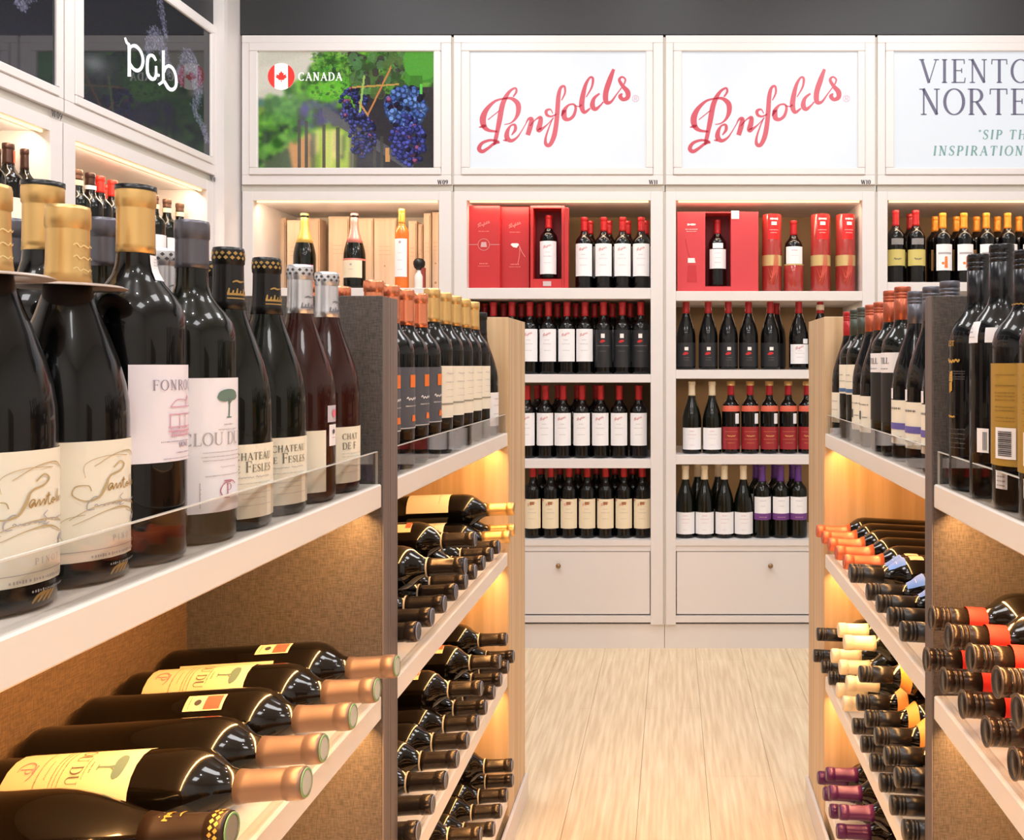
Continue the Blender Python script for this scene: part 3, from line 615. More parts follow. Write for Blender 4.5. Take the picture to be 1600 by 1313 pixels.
# ------------------------------------------------------------------ gondolas (double-sided shelf units in the aisle)
DEP = .27
def gondola(sx, xf, y0, y1, label, end_m, near_t, far_t, lin_m, edge_m, xoff=0):
    """sx -1: unit left of the aisle; xf aisle face |x|; y0/y1 outer faces; near_t/far_t end-panel thickness"""
    t = thing('shelf_unit', label, 'shelf unit', (sx*xf, y0, 0)); W = DEP*2+.02
    X = lambda a: sx*a; Yn, Yf = near_t, (y1-y0)-far_t; LEN = Yf-Yn
    def P(name, mb, m): return mb.obj(name, m, t)
    P('end_panel', MB().box(X(.0), X(W), .0, Yn, 0, 1.267, bev=.001), end_m[0])
    P('end_panel', MB().box(X(.0), X(W), Yf, y1-y0, 0, 1.267 if far_t < .1 else 1.289, bev=.001), end_m[1])
    P('edge_band', MB().box(X(-.0012), X(.0), .001, Yn-.001, .0, 1.2665), edge_m[0])
    P('edge_band', MB().box(X(-.0012), X(.0), Yf+.001, y1-y0-.001, .0, 1.2665 if far_t < .1 else 1.2885), edge_m[1])
    P('back_panel', MB().box(X(DEP), X(DEP+.02), Yn, Yf, .0, 1.005), lin_m)
    for zt in (1.007, .715, .42, .127):
        P('shelf', MB().box(X(.001), X(DEP), Yn, Yf, zt-.033, zt, bev=.0018), SHELFW); P('shelf', MB().box(X(DEP+.02), X(W), Yn, Yf, zt-.033, zt, bev=.0018), SHELFW)
    P('toe_kick', MB().box(X(.012), X(.03), Yn, Yf, .0, .094), edge_m[1])
    P('baseboard', MB().box(X(-.010), X(-.0014), .0, y1-y0, .0, .068, bev=.002), WHITE)
    P('acrylic_guard', MB().box(X(.006), X(.009), Yn+.012, Yf-.002, 1.007, 1.051), ACRYL)
    P('guard_edge', MB().box(X(.006), X(.009), Yn+.012, Yf-.002, 1.051, 1.0522), mat('acrylic_edge_glint', (225, 222, 214), .15))  # opaque pale strip: the bright glint along the acrylic edge, painted
    P('guard_edge', MB().box(X(.006), X(.009), Yf-.002, Yf-.0008, 1.007, 1.0522), MATS['acrylic_edge_glint'])
    for zt in (.715, .42): P('acrylic_lip', MB().box(X(.006), X(.009), Yn+.004, Yf-.004, zt, zt+.010), ACRYL)
    for zt in (.974, .682, .387):
        P('led_strip', MB().box(X(.018), X(.026), Yn+.01, Yf-.01, zt-.004, zt), LEDM)
        area((sx*(xf+.024), y0+(Yn+Yf)/2, zt-.006), .008, LEN-.03, (K_LED*1.35 if far_t < .1 else K_LED*.6)*LEN, WARM, rot=(0, sx*R(-28), 0))
    return t
PTH = .033
gondola(-1, .400, .33, 1.270, 'dark linen shelf unit left of the aisle, nearest the camera, bottles upright on top', (LINEN_LIT, LINEN), PTH, PTH, LINEN_LIT, (EDGE, EDGE))
gondola(-1, .400, 1.270, 2.43, 'light oak shelf unit left of the aisle, beyond the dark linen unit', (LINEN, OAK), PTH, .245, OAK, (EDGE, OAK))
gondola(1, .3604, .33, 1.270, 'dark linen shelf unit right of the aisle, nearest the camera, tall black-capped bottles on top', (LINEN_LIT, LINEN), PTH, PTH, LINEN_LIT, (EDGE, EDGE))
gondola(1, .3690, 1.270, 2.41, 'light oak shelf unit right of the aisle, beyond the dark linen unit', (LINEN, OAK), PTH, .245, OAK, (EDGE, OAK))

# ------------------------------------------------------------------ upright bottles on the near left unit
ZT = 1.008
def swirl_label(mb, fn):
    for P in ([(-.020, .088, .0006), (-.004, .096, .0008), (.014, .097, .0012), (.026, .090, .0012), (.034, .082, .0006)], [(-.026, .080, .0004), (-.026, .090, .0005), (-.012, .095, .0006), (.010, .094, .0007)],
              [(-.036, .050, .0005), (-.020, .058, .0008), (.004, .060, .0014), (.022, .056, .0012), (.036, .046, .0005)], [(-.034, .046, .0005), (-.012, .054, .0008), (.006, .055, .0016), (.024, .048, .0010)],
              [(-.040, .036, .0004), (-.044, .044, .0004), (-.038, .051, .0005), (-.026, .053, .0006)]): stroke(mb, [(a, b, c*.75) for a, b, c in P], fn, 6)
    stroke(mb, [(-.005, .086, .0012), (.001, .090, .0010), (.006, .087, .0012), (.001, .083, .0014), (-.008, .080, .0014), (-.012, .072, .0022), (-.017, .065, .0016), (-.026, .063, .0010), (-.034, .068, .0008), (-.032, .074, .0008), (-.024, .074, .0007), (-.022, .070, .0007)], fn, 6)
def santo_letters(mb, fn0):
    fn = lambda u, v: fn0(-.010+(u+.010)*.82, .072+(v-.072)*.82)
    stroke(mb, [(-.0085, .0700, .0010), (-.005, .0735, .0011), (-.0075, .0745, .001), (-.0098, .071, .001), (-.0082, .0685, .001), (-.0052, .072, .001), (-.0046, .0688, .001), (-.0018, .0735, .001), (-.0008, .0732, .001), (-.0005, .0692, .001), (.003, .0735, .001), (.0042, .0725, .001), (.0045, .0692, .001), (.009, .0785, .001), (.0082, .070, .001), (.011, .0692, .001), (.014, .0735, .001), (.0165, .0715, .001), (.014, .0692, .001), (.0125, .072, .001), (.019, .0715, .0008), (.0225, .080, .001), (.0208, .0695, .001), (.0245, .0735, .001), (.0258, .0692, .001), (.0285, .0735, .001), (.0315, .0692, .001)], fn, 5)
    for a, b, c in ((-.004, .074, .001),): mb.ribbon([(.0058, .0755), (.0112, .0762)], [.0008]*2, fn)
def grey_script(mb, fn):
    stroke(mb, [(-.016, .0645, .0007), (-.020, .0655, .0007), (-.0245, .061, .0009), (-.0245, .0565, .0008), (-.020, .0565, .0006)], fn, 5)
    squiggle(mb, fn, -.020, .003, .0590, .0013, .0007, 16); stroke(mb, [(.0045, .0655, .0006), (.001, .063, .0008), (.0035, .060, .0006), (.0005, .057, .0008), (.006, .0575, .0005)], fn, 5); squiggle(mb, fn, .006, .030, .0592, .0013, .0007, 16)
    write(mb, 'PINOT', -.006, .031, .0042, fn, sp=.5); textline(mb, fn, -.022, .022, .0215, .0026); textline(mb, fn, -.008, .026, .0135, .0020)
    stroke(mb, [(.018, .0445, .002), (.023, .0455, .004), (.028, .0475, .002)], fn, 3); mb.ribbon([(.027, .047), (.0265, .041)], [.0018]*2, fn); mb.ribbon([(.0195, .0445), (.0185, .040)], [.0016]*2, fn)
def gold_wing(mb, fn):
    for k in range(4): stroke(mb, [(-.008+k*.004, .006, .001), (-.004+k*.004, .010, .002), (.002+k*.003, .0125, .001)], fn, 4)
def cap_script(b, m, kz):
    b.print('foil_script', m, lambda mb, fn: [squiggle(mb, fn, -.010, .012, b.H-.030-q*.009, .0022, .0009, 9) for q in range(3)], neck_r=.0153, part=1)
F1 = 84
bA = Bottle('burgundy', .283, GLASS, GOLD, .058, seg=48).band('label', .0185, .1065, CREAM, a=84)
bA.print('swirls', mat('label_gold_ink', (190, 166, 122), .5), swirl_label); bA.print('script', GOLDINK, santo_letters); bA.print('small_script', PALEINK, grey_script)
bA.print('label_line', PALEINK, lambda mb, fn: mb.ribbon([(-.058+k*.0073, .0262) for k in range(17)], [.0005]*17, fn))
bA.print('glass_print', GOLDINK, gold_wing, part=0); cap_script(bA, mat('pale_gold_ink', (240, 214, 150), .4), 0)
bA.parts.append(['neck_disc', MB().lathe([(.0150, .2247), (.036, .2235), (.0395, .2220), (.0398, .2212), (.036, .2222), (.0150, .2237), (.0150, .2247)], 48).mesh('neck_disc', mat('tasting_disc', (168, 150, 140), .35), True), [], 'stiff paper disc around the neck'])
def house(mb, fn):
    for x0, x1, z in ((-.016, .016, .128), (-.017, .017, .122), (-.018, .016, .1115), (-.018, .018, .108), (-.016, .016, .1045)): mb.ribbon([(x0, z), (x1, z)], [.0009]*2, fn)
    for x in (-.016, -.006, .003, .014): mb.ribbon([(x, .122), (x, .110)], [.0009]*2, fn)
    for P in ([(-.016, .128, .0008), (-.010, .1335, .0008), (-.003, .134, .0008), (.004, .133, .0008)], [(.004, .128, .0008), (.007, .137, .0014), (.010, .128, .0008)]): stroke(mb, P, fn, 4)
    for k in range(14): mb.ribbon([(-.015+k*.0022, .1105-.0004*(k % 3)), (-.0142+k*.0022, .1035)], [.0007]*2, fn)
bF = Bottle('bordeaux', .311, GLASS, GOLD, .055, seg=48, cap_label='gold foil with a black rim').band('label', .083, .163, mat('cool_white_paper', (236, 232, 242), .5), a=70)
bF.print('house_engraving', PINKINK, house); bF.print('lettering', mat('lilac_ink', (150, 140, 158), .5), lambda mb, fn: (write(mb, 'FONROQUE', 0, .142, .0085, fn, align='c', sp=.12), write(mb, 'MONO', .0, .0945, .0038, fn, align='c', bold=1.8), textline(mb, fn, -.024, .010, .0995, .0012), textline(mb, fn, -.010, .012, .090, .0014), textline(mb, fn, -.022, .022, .0855, .001)))
bF.parts[1][2].append(('foil_rim', MB().lathe([(.0155, .3085), (.0155, .3125), (.014, .3128), (.0001, .3128)], 40).mesh('foil_rim', BLACKF, True)))
bF.band('neck_sticker', .2335, .2545, PAPER, a=41, facing=21, r_add=.0008); bF.band('red_mark', .238, .249, mat('pink_mark', (232, 120, 140), .5), a=10, facing=50, r_add=.0012, sub=-1)
bF.print('print', PALEINK, lambda mb, fn: [textline(mb, fn, -.006, .004, .2435+k*.0026, .0013) for k in range(4)], z=.246, facing=12, add=.0012)
def tree(mb, fn):
    mb.disc(0, .1355, .0125, fn, 18, .42); mb.disc(-.005, .1335, .0085, fn, 14, .5); mb.disc(.006, .1338, .0075, fn, 14, .5)
    mb.ribbon([(0, .133), (.0006, .125), (0, .1145)], [.0035, .0018, .0016], fn); mb.ribbon([(0, .126), (.0045, .131)], [.0012]*2, fn); mb.ribbon([(-.003, .1145), (.0035, .1145)], [.001]*2, fn)
def clou(mb, fn):
    write(mb, 'CLOU DU PIN', 0, .0895, .0115, fn, align='c', sp=.02)
    textline(mb, fn, -.006, .006, .108, .0016); textline(mb, fn, -.012, .012, .1035, .0014)
    for z, a in ((.083, .026), (.079, .027), (.0755, .026), (.0615, .024)): textline(mb, fn, -a, a, z, .0010, 1.5)
    squiggle(mb, fn, -.010, .010, .069, .0008, .0004, 16)
    for k in range(5): textline(mb, fn, -.028+0*k, -.0275, .034+k*.004, .001)
    mb.ribbon([(-.0285, .033), (-.0285, .056)], [.0006]*2, fn)
def monogram(mb, fn):
    stroke(mb, [(.003, .0545, .0008), (-.006, .0535, .001), (-.010, .047, .0012), (-.006, .041, .001), (.001, .040, .0006)], fn, 5)
    write(mb, 'P', -.0035, .042, .011, fn, bold=.8); stroke(mb, [(-.006, .056, .0012), (.004, .0555, .0012), (.010, .052, .0008)], fn, 4)
CLABEL = mat('bluish_white_paper', (240, 238, 244), .5)
bC = Bottle('bordeaux', .297, GREENG, GREYF, .044, seg=48).band('label', .028, .151, CLABEL, a=58)
bC.print('tree', GREENINK, tree); bC.print('lettering', PALEINK, clou); bC.print('monogram', mat('rose_ink', (190, 120, 140), .5), monogram)
def ringdiam(b, m1, m2, n=16):
    z0, z1 = b.H-.0125, b.H-.0035; mb = MB(); r = .0156
    f = lambda u, v: (r*math.cos(u/r), r*math.sin(u/r), v)
    for k in range(n):
        for j in range(2):
            u = 2*PI*r*(k+.5*j)/n; v = z0+.0022+j*.0045; h = .0021; mb.poly([(u-.0023, v), (u, v-h), (u+.0023, v), (u, v+h)], f)
    b.parts[1][2].append(('foil_ring', mb.mesh('foil_ring', m1)))
def crown(mb, fn, z):
    mb.ribbon([(-.011, z), (.011, z)], [.0022]*2, fn); mb.ribbon([(-.011, z-.004), (.011, z-.004)], [.0012]*2, fn)
    for k in range(6): mb.ribbon([(-.010+k*.004, z), (-.009+k*.004, z+.006-(k % 2)*.002)], [.0024, .0012], fn)
    stroke(mb, [(-.006, z+.012, .0012), (-.002, z+.0135, .0018), (.002, z+.0125, .0018), (.007, z+.0135, .001)], fn, 4)
def fesles(mb, fn):
    write(mb, 'CHATEAU', 0, .0690, .0072, fn, align='c', bold=1.2); write(mb, 'D', -.0275, .0570, .0085, fn); write(mb, 'E', -.0200, .0570, .0068, fn)
    write(mb, 'F', -.0110, .0570, .0108, fn, bold=1.1); write(mb, 'ESLES', -.0040, .0570, .0074, fn, bold=1.1)
def fesles_small(mb, fn):
    squiggle(mb, fn, -.020, -.002, .052, .0009, .0006, 14); squiggle(mb, fn, .0, .018, .052, .0011, .0006, 12)
    for z, a in ((.046, .020), (.036, .022), (.031, .014), (.024, .022)): textline(mb, fn, -a, a, z, .0011)
FCREAM = mat('wine_cream_paper', (238, 232, 212), .55)
bFe = Bottle('burgundy', .281, GREENG, BLACKF, .062, seg=48).band('label', .0115, .0845, FCREAM, a=64)
bFe.print('lettering', mat('umber_ink', (110, 104, 92), .5), fesles); bFe.print('small_print', PALEINK, fesles_small); ringdiam(bFe, GOLDINK, None); bFe.print('crown', GOLDINK, lambda mb, fn: crown(mb, fn, .234), neck_r=.0157, part=1)
bRo = Bottle('burgundy', .283, ROSEG, SILVERF, .058, seg=48).band('label', .0125, .084, FCREAM, a=44)
bRo.print('lettering', mat('umber_ink', (110, 104, 92), .5), lambda mb, fn: (write(mb, 'CHAT', -.018, .068, .0075, fn, bold=1.2), write(mb, 'DE F', -.018, .0555, .0085, fn, bold=1.2)))
bRo.print('small_print', PALEINK, lambda mb, fn: [textline(mb, fn, -.018, .018, z, .0011) for z in (.050, .046, .034, .026)]); ringdiam(bRo, INK, None, 12); bRo.print('crown', mat('pewter_ink', (120, 120, 126), .4), lambda mb, fn: (crown(mb, fn, .232)), neck_r=.0157, part=1)
bRs = Bottle('burgundy', .283, ROSEG, SILVERF, .058, seg=48).band('label', .0125, .0855, FCREAM, a=34, facing=-34)
ringdiam(bRs, INK, None, 12); bRs.print('crown', mat('pewter_ink', (120, 120, 126), .4), lambda mb, fn: (crown(mb, fn, .232)), neck_r=.0157, part=1)
bRs.band('price_sticker', .0945, .1145, mat('grey_sticker', (196, 190, 198), .5), a=14, facing=18, r_add=.0006); bRs.print('pink_mark', mat('pink_mark', (232, 120, 140), .5), lambda mb, fn: (mb.disc(.003, .105, .005, fn, 10)), z=.1, facing=18)
bRs.band('round_sticker', .066, .0915, PAPER, a=12, facing=20, r_add=.0006); bRs.print('dark_mark', INK, lambda mb, fn: (mb.disc(.0, .083, .003, fn, 10), textline(mb, fn, -.004, .004, .076, .0012)), z=.08, facing=20)
G = 'upright bottles on top of the near left unit'
NL = [(bA, -.4600, .600, 84, 'gold-foiled burgundy bottle with cream script label, frontmost at the left edge'),
      (bA, -.4605, .683, 84, 'gold-foiled burgundy bottle with cream script label and neck disc, second along the shelf'),
      (bF, -.4500, .752, 93, 'black-rimmed gold-foiled bottle with a pink house drawn on its white label'),
      (bC, -.4500, .840, 79, 'grey-foiled bottle with a green tree on a tall white label'),
      (bFe, -.4500, .909, 62, 'black-foiled cream-label bottle right beside the tree-label bottle'),
      (bFe, -.4500, .995, 60, 'black-foiled cream-label bottle standing next to the silver-foiled ones'),
      (bRs, -.4500, 1.084, 66, 'silver-foiled dark rose bottle with small square stickers on its side'),
      (bRo, -.4500, 1.168, 72, 'silver-foiled dark rose bottle standing closest to the grey linen panel'),
      (bF, -.516, .735, 90, 'black-rimmed gold-foiled bottle in the rear row, between two gold script-label necks'),
      (bC, -.5236, .826, 70, 'grey-foiled bottle in the rear row, between the two taller gold foils'),
      (bC, -.612, .830, 70, 'grey-foiled bottle in the rear row near the left edge of the photo'),
      (bRo, -.531, .935, 72, 'silver-foiled rose bottle in the rear row, behind the tree-label bottle'),
      (bFe, -.532, 1.03, 70, 'black-foiled bottle in the rear row, hidden behind the other black foils')]
for b, x, y, fc, lb in NL: b.spawn(stand(x, y, ZT, fc), lb, G)

# ------------------------------------------------------------------ bottles lying on the near left shelf
ZS2, ZS3, ZS4 = .715, .42, .127
def lay(b, sgn, xtip, y, zs, layer, label, group, roll=0, tilt=3.6, dz=0.0, yaw=0.0):
    r = PROF[b.kind][5][0]; z = zs+r+.002+layer*.066+dz
    xb = xtip-sgn*b.H
    if tilt: z += 0.0015
    return b.spawn(lie(xb, y, z, sgn, roll, tilt, yaw), label, group)
TANC = TAN
bT = Bottle('bordeaux', .297, BROWNG, BROWNFOIL, .062, seg=48).band('label', .03, .150, TANC, a=56)
bT.print('tree', GREENINK, tree); bT.print('lettering', mat('umber_ink', (110, 104, 92), .5), clou); bT.print('monogram', mat('rose_ink', (190, 120, 140), .5), monogram); bT.seal(SEALG, SEALS)
bTs = Bottle('bordeaux', .297, BROWNG, BROWNFOIL, .062, seg=48).band('label', .03, .150, TANC, a=40, facing=70)
bTs.band('price_sticker', .122, .165, TANC, a=15, facing=0, r_add=.0012); bTs.print('red_mark', mat('red_stamp', (228, 92, 74), .5), lambda mb, fn: mb.poly([(-.009, .144), (.009, .144), (.009, .162), (-.009, .162)], fn)); bTs.print('print', INK, lambda mb, fn: (mb.disc(0, .136, .004, fn, 10), textline(mb, fn, -.007, .007, .127, .0014))); bTs.seal(SEALG, SEALS)
bTb = Bottle('bordeaux', .297, BROWNG, BROWNFOIL, .062, seg=48).band('label', .05, .105, TANC, a=22, facing=-60).seal(SEALG, SEALS)
bK = Bottle('burgundy', .285, BROWNG, mat('dark_umber_foil', (44, 32, 26), .35, .3), .07, seg=48).seal(SEALG, mat('seal_grey', (150, 146, 130), .35, .3)); ringdiam(bK, mat('bright_gold_ink', (236, 190, 96), .35, .6), None, 18)
bK.print('crown', mat('bright_gold_ink', (236, 190, 96), .35, .6), lambda mb, fn: crown(mb, fn, .232), neck_r=.0157, part=1)
bK.print('side_letters', mat('bright_gold_ink', (236, 190, 96), .35, .6), lambda mb, fn: crown(mb, fn, .222), neck_r=.0160, part=1)
G = 'bottles lying on the near left shelf'
lay(bTs, 1, -.362, 1.178, ZS2, 0, 'bottle lying on its side against the dark end panel, red-stamped sticker on its shoulder', G, 18)
lay(bT, 1, -.360, 1.092, ZS2, 0, 'lying bottle with tan tree label, second from the dark end panel', G, 25)
lay(bTs, 1, -.360, 1.010, ZS2, 0, 'lying bottle with red-stamped sticker, third from the dark end panel', G, 32)
lay(bTb, 1, -.360, .925, ZS2, 0, 'lying bottle with only a sliver of label showing, between two labelled ones', G, -10)
lay(bT, 1, -.347, .849, ZS2, 0, 'lying bottle with wide tan tree label up, nearest of the copper-foiled ones', G, 28)
lay(bK, 1, -.374, .760, ZS2, 0, 'nearest lying bottle, dark foil with gold diamond ring and crown print', G, -12)
lay(bT, 1, -.372, .672, ZS2, 0, 'lying bottle closest to the camera, mostly beyond the lower left corner', G, 30)

# ------------------------------------------------------------------ far left unit: upright rows and lying rows
def slate_motif(mb, fn):
    mb.poly([(-.010, .128), (.010, .128), (.010, .148), (-.010, .148)], fn); mb.poly([(-.006, .074), (.012, .074), (.006, .084), (-.004, .084)], fn)
bO = Bottle('bordeaux', .290, GLASS, COPPER, .060, seg=32, cap_label='bright copper foil').band('label', .062, .160, SLATE, a=80)
bO.print('motif', ORANGEI, slate_motif); bO.print('lettering', WHITEINK, lambda mb, fn: (squiggle(mb, fn, -.018, .018, .110, .004, .0018, 13), textline(mb, fn, -.02, .02, .0985, .002), mb.ribbon([(-.03, .061+.003), (.03, .064)], [.001]*2, fn)))
bG = Bottle('bordeaux', .306, GLASS, GOLD, .062, seg=32, cap_label='gold foil').band('label', .066, .162, CREAM, a=82)
bG.print('lettering', PALEINK, lambda mb, fn: (squiggle(mb, fn, -.018, .02, .148, .002, .0009, 11), textline(mb, fn, -.02, .02, .132, .002), textline(mb, fn, -.016, .016, .118, .0015), textline(mb, fn, -.02, .02, .105, .0014)))
bG.print('grey_band', mat('band_grey', (150, 146, 132), .5), lambda mb, fn: mb.ribbon([(-.04, .0915), (0, .0915), (.04, .0915)], [.003]*3, fn))
bW = Bottle('burgundy', .287, GLASS, BLACKF, .055, seg=32).band('label', .022, .100, PAPER, a=62)
bW.print('lettering', PALEINK, lambda mb, fn: [textline(mb, fn, -.018, .018, z, .0025) for z in (.085, .07, .05)])
G = 'upright bottles on top of the far left unit'
ys = [1.352, 1.43, 1.512, 1.595, 1.68, 1.77, 1.853, 1.938, 2.026, 2.107]
for i, y in enumerate(ys):
    b = bO if i < 4 else (bG if i < 9 else bW)
    lb = ('copper-foiled slate-label bottle, %s from the grey linen panel' % ORD[i] if i < 4 else 'gold-foiled cream-label bottle, %s of five beyond the copper foils' % ORD[i-4] if i < 9 else 'dark-capped white-label bottle just before the oak end panel')
    if i == 4: lb = 'gold-foiled cream-label bottle right behind the last copper foil'
    b.spawn(stand(-.450, y, ZT, 84), lb, G)
for i, y in enumerate([1.36, 1.455]): bO.spawn(stand(-.537, y, ZT, 84), 'copper-foiled bottle in the rear row, %s one behind the grey linen panel' % ORD[i], G)
for i, y in enumerate([1.72, 1.81, 1.90]): bG.spawn(stand(-.537, y, ZT, 84), 'gold-foiled bottle in the rear row, %s one back behind the front gold foils' % ORD[i], 'hidden rear row of gold foils')
DKF = foil('dark_bronze_foil', (52, 45, 40), .22, .55)
def lying_black(capm, ring=True, lab=None):
    b = Bottle('bordeaux', .296, BROWNG, capm, .062, seg=24)
    b.band('foil_lip', .2325, .2355, mat('pale_lip', (196, 184, 160), .4), r_add=.0018, sub=1, r=.0150)
    b.seal(mat('seal_bluegrey', (120, 124, 150), .4), capm)
    if lab: b.band('label', .035, .12, lab, a=50)
    return b
bL = lying_black(DKF); bLl = lying_black(DKF, lab=TAN)
bLs = lying_black(DKF, lab=None); bLs.band('sticker', .15, .18, TAN, a=16, facing=10); bLs.print('red_mark', mat('red_stamp', (228, 92, 74), .5), lambda mb, fn: mb.poly([(-.008, .168), (.008, .168), (.008, .179), (-.008, .179)], fn))
bLg = Bottle('bordeaux', .306, GLASS, GOLD, .062, seg=24).band('label', .066, .162, CREAM, a=60); bLg.print('lettering', PALEINK, lambda mb, fn: squiggle(mb, fn, -.018, .02, .14, .003, .0012, 11))
bLs.parts[-1][0] = 'sticker'
G = 'bottles lying on the upper shelf of the far left unit'
rows = [1.322, 1.399, 1.476, 1.553, 1.63, 1.707, 1.784, 1.863, 1.94]
for i, y in enumerate(rows): (bLl if i in (1, 4, 6) else bL).spawn(lie(-.375-.296, y, ZS2+.0385+.009, 1, 20+i*7, 3, 0), 'bronze-capped lying bottle, upper far left shelf, %s of the bottom row from the dark panel' % ORD[i], G)
bLg.spawn(lie(-.368-.306, 2.038, ZS2+.0385+.012, 1, 30, 3), 'gold-foiled bottle lying last but one in the bottom row', G)
bLg.spawn(lie(-.372-.306, 2.122, ZS2+.0385+.012, 1, 30, 3), 'gold-foiled bottle lying against the oak end panel', G)
bLg.spawn(lie(-.366-.306, 2.080, ZS2+.0385+.074, 1, 26, 2), 'gold-foiled bottle lying on top of the stack with its cream label up', G)
bLs.spawn(lie(-.384-.296, 1.7455, ZS2+.0385+.068, 1, 26, 2), 'bronze-capped bottle on top of the stack with a stamped sticker', G)
bLs.spawn(lie(-.350-.296, 1.515, ZS2+.0385+.068, 1, 10, 2), 'bronze-capped bottle on top of the stack, nearer the dark panel', G)
G = 'bottles lying on the middle shelf of the far left unit'
for i, y in enumerate([1.3225, 1.404, 1.485, 1.565, 1.643, 1.726, 1.804, 1.886, 1.963, 2.045, 2.118]): (bLl if i in (3, 8) else bL).spawn(lie(-.375-.296, y, ZS3+.0385+.009, 1, 15+i*9, 3), 'bronze-capped lying bottle, middle far left shelf, %s of the bottom row from the dark panel' % ORD[i], G)
for i, (y, xt) in enumerate([(1.765, .376), (1.9245, .370), (2.082, .385)]): bLs.spawn(lie(-xt-.296, y, ZS3+.0385+.066, 1, 14, 2), 'bronze-capped bottle on the second layer, middle far left shelf, %s one back' % ORD[i], G)
G = 'bottles lying on the lowest shelf of the far left unit'
for i, y in enumerate([1.73, 1.815, 1.895, 1.972, 2.045, 2.118]): (bLl if i in (2,) else bL).spawn(lie(-.377-.296, y, ZS4+.0385+.009, 1, 15+i*9, 3), 'bronze-capped lying bottle, lowest far left shelf, %s of the bottom row in view' % ORD[i], G)
for i, (y, xt) in enumerate([(1.773, .379), (2.082, .372)]): bL.spawn(lie(-xt-.296, y, ZS4+.0385+.066, 1, 14, 2), ['bronze-capped bottle on the second layer of the lowest far left shelf, nearer one', 'bronze-capped bottle on the second layer of the lowest far left shelf by the oak panel'][i], G)

# ------------------------------------------------------------------ far right unit
def blk(kind, H, cap, cl, glass=GLASS, screw=False): return Bottle(kind, H, glass, cap, cl, screw, seg=32)
bR1 = blk('burgundy', .289, REDF, .068, screw=True).band('label', .03, .10, CREAM, a=60); bR1.print('lettering', PALEINK, lambda mb, fn: [textline(mb, fn, -.018, .018, z, .003) for z in (.08, .06)])
bR2 = blk('bordeaux', .289, foil('green_grey_foil', (72, 78, 70), .35, .4), .058, GREENG, True).band('label', .10, .165, CREAM, a=60); bR2.print('stripe', NAVYI, lambda mb, fn: mb.ribbon([(-.036, .108), (0, .108), (.036, .108)], [.008]*3, fn)); bR2.print('lettering', INK, lambda mb, fn: (textline(mb, fn, -.01, .01, .142, .003), textline(mb, fn, -.016, .016, .128, .002)))
bR3 = blk('burgundy', .289, COPPERD, .058, GLASS, True).band('label', .030, .102, CREAM, a=64); bR3.print('lettering', INK, lambda mb, fn: (mb.poly([(-.016, .055), (-.004, .055), (-.004, .072), (-.016, .072)], fn), textline(mb, fn, -.02, .02, .085, .003), textline(mb, fn, .0, .018, .060, .002)))
bR4 = blk('bordeaux', .305, COPPERD, .060, GREENG, True).band('label', .150, .186, PAPER, a=58); bR4.print('lettering', INK, lambda mb, fn: (write(mb, 'TILL', -.012, .166, .011, fn, bold=1.3), textline(mb, fn, -.014, .014, .157, .002)))
bR4.band('label_side', .09, .150, PAPER, a=10, facing=-48); bR4.band('label_face', .06, .150, BLACKL, a=38, r_add=.0006)
bR5 = blk('burgundy', .289, GREYF, .055, GLASS, True).band('label', .030, .104, CREAM, a=66); bR5.print('stripe', VIOI, lambda mb, fn: mb.ribbon([(-.045, .060), (-.02, .060), (.02, .060), (.045, .060)], [.011]*4, fn)); bR5.print('lettering', INK, lambda mb, fn: (textline(mb, fn, -.018, .018, .090, .004), textline(mb, fn, -.02, .02, .042, .003)))
bR5.band('price_sticker', .106, .124, PAPER, a=14, facing=-20)
G = 'upright bottles on top of the far right unit'
XR = .419
RT = [(bR1, 2.115, 'red screw-capped bottle standing against the oak end panel'), (bR2, 2.035, 'dark green-capped bottle with blue-striped label, right beside the red cap'), (bR2, 1.957, 'dark green-capped bottle with blue-striped label, beside the low copper caps'),
      (bR3, 1.876, 'low copper-capped bottle, farther of two with sloping shoulders'), (bR3, 1.798, 'low copper-capped bottle, nearer of two with sloping shoulders'), (bR4, 1.714, 'tall copper-capped bottle with black label, the farther of the tall pair'), (bR4, 1.628, 'tall copper-capped bottle with black label, the nearer of the tall pair'),
      (bR5, 1.537, 'grey screw-capped bottle with violet-striped label beside the tall copper caps'), (bR5, 1.445, 'grey-capped bottle half hidden by the right linen panel'), (bR5, 1.352, 'grey-capped bottle whose cap alone shows above the right linen panel')]
for b, y, lb in RT: b.spawn(stand(XR, y, ZT, -76), lb, G)
bRo_ = Bottle('bordeaux', .296, BROWNG, foil('orange_copper_foil', (214, 116, 82), .35, .35), .075, seg=24).seal(mat('seal_copper', (200, 90, 60), .4), mat('seal_copper', (200, 90, 60), .4))
bRb = Bottle('bordeaux', .292, BROWNG, foil('black_screwcap', (40, 38, 38), .3, .3), .058, True, seg=24)
bRbb = Bottle('bordeaux', .292, BROWNG, foil('black_screwcap', (40, 38, 38), .3, .3), .058, True, seg=24)
bRbb.band('round_sticker', .198, .226, mat('blue_sticker', (74, 124, 214), .5), a=30, r_add=.0012); bRbb.print('print', WHITEINK, lambda mb, fn: textline(mb, fn, -.005, .005, .212, .002), z=.212)
bRbb.band('sticker', .165, .19, mat('peach_sticker', (232, 190, 150), .5), a=14, r_add=.0012)
bRw = Bottle('bordeaux', .292, GREENG, CREAMF, .062, seg=24)
bRo2 = Bottle('bordeaux', .292, BROWNG, foil('black_screwcap', (40, 38, 38), .3, .3), .058, True, seg=24); bRo2.band('orange_band', .205, .222, mat('amber_band', (232, 158, 72), .45), a=180, r_add=.0012)
bRp = Bottle('bordeaux', .296, BROWNG, PLUMF, .068, seg=24).seal(PLUMF, PLUMF)
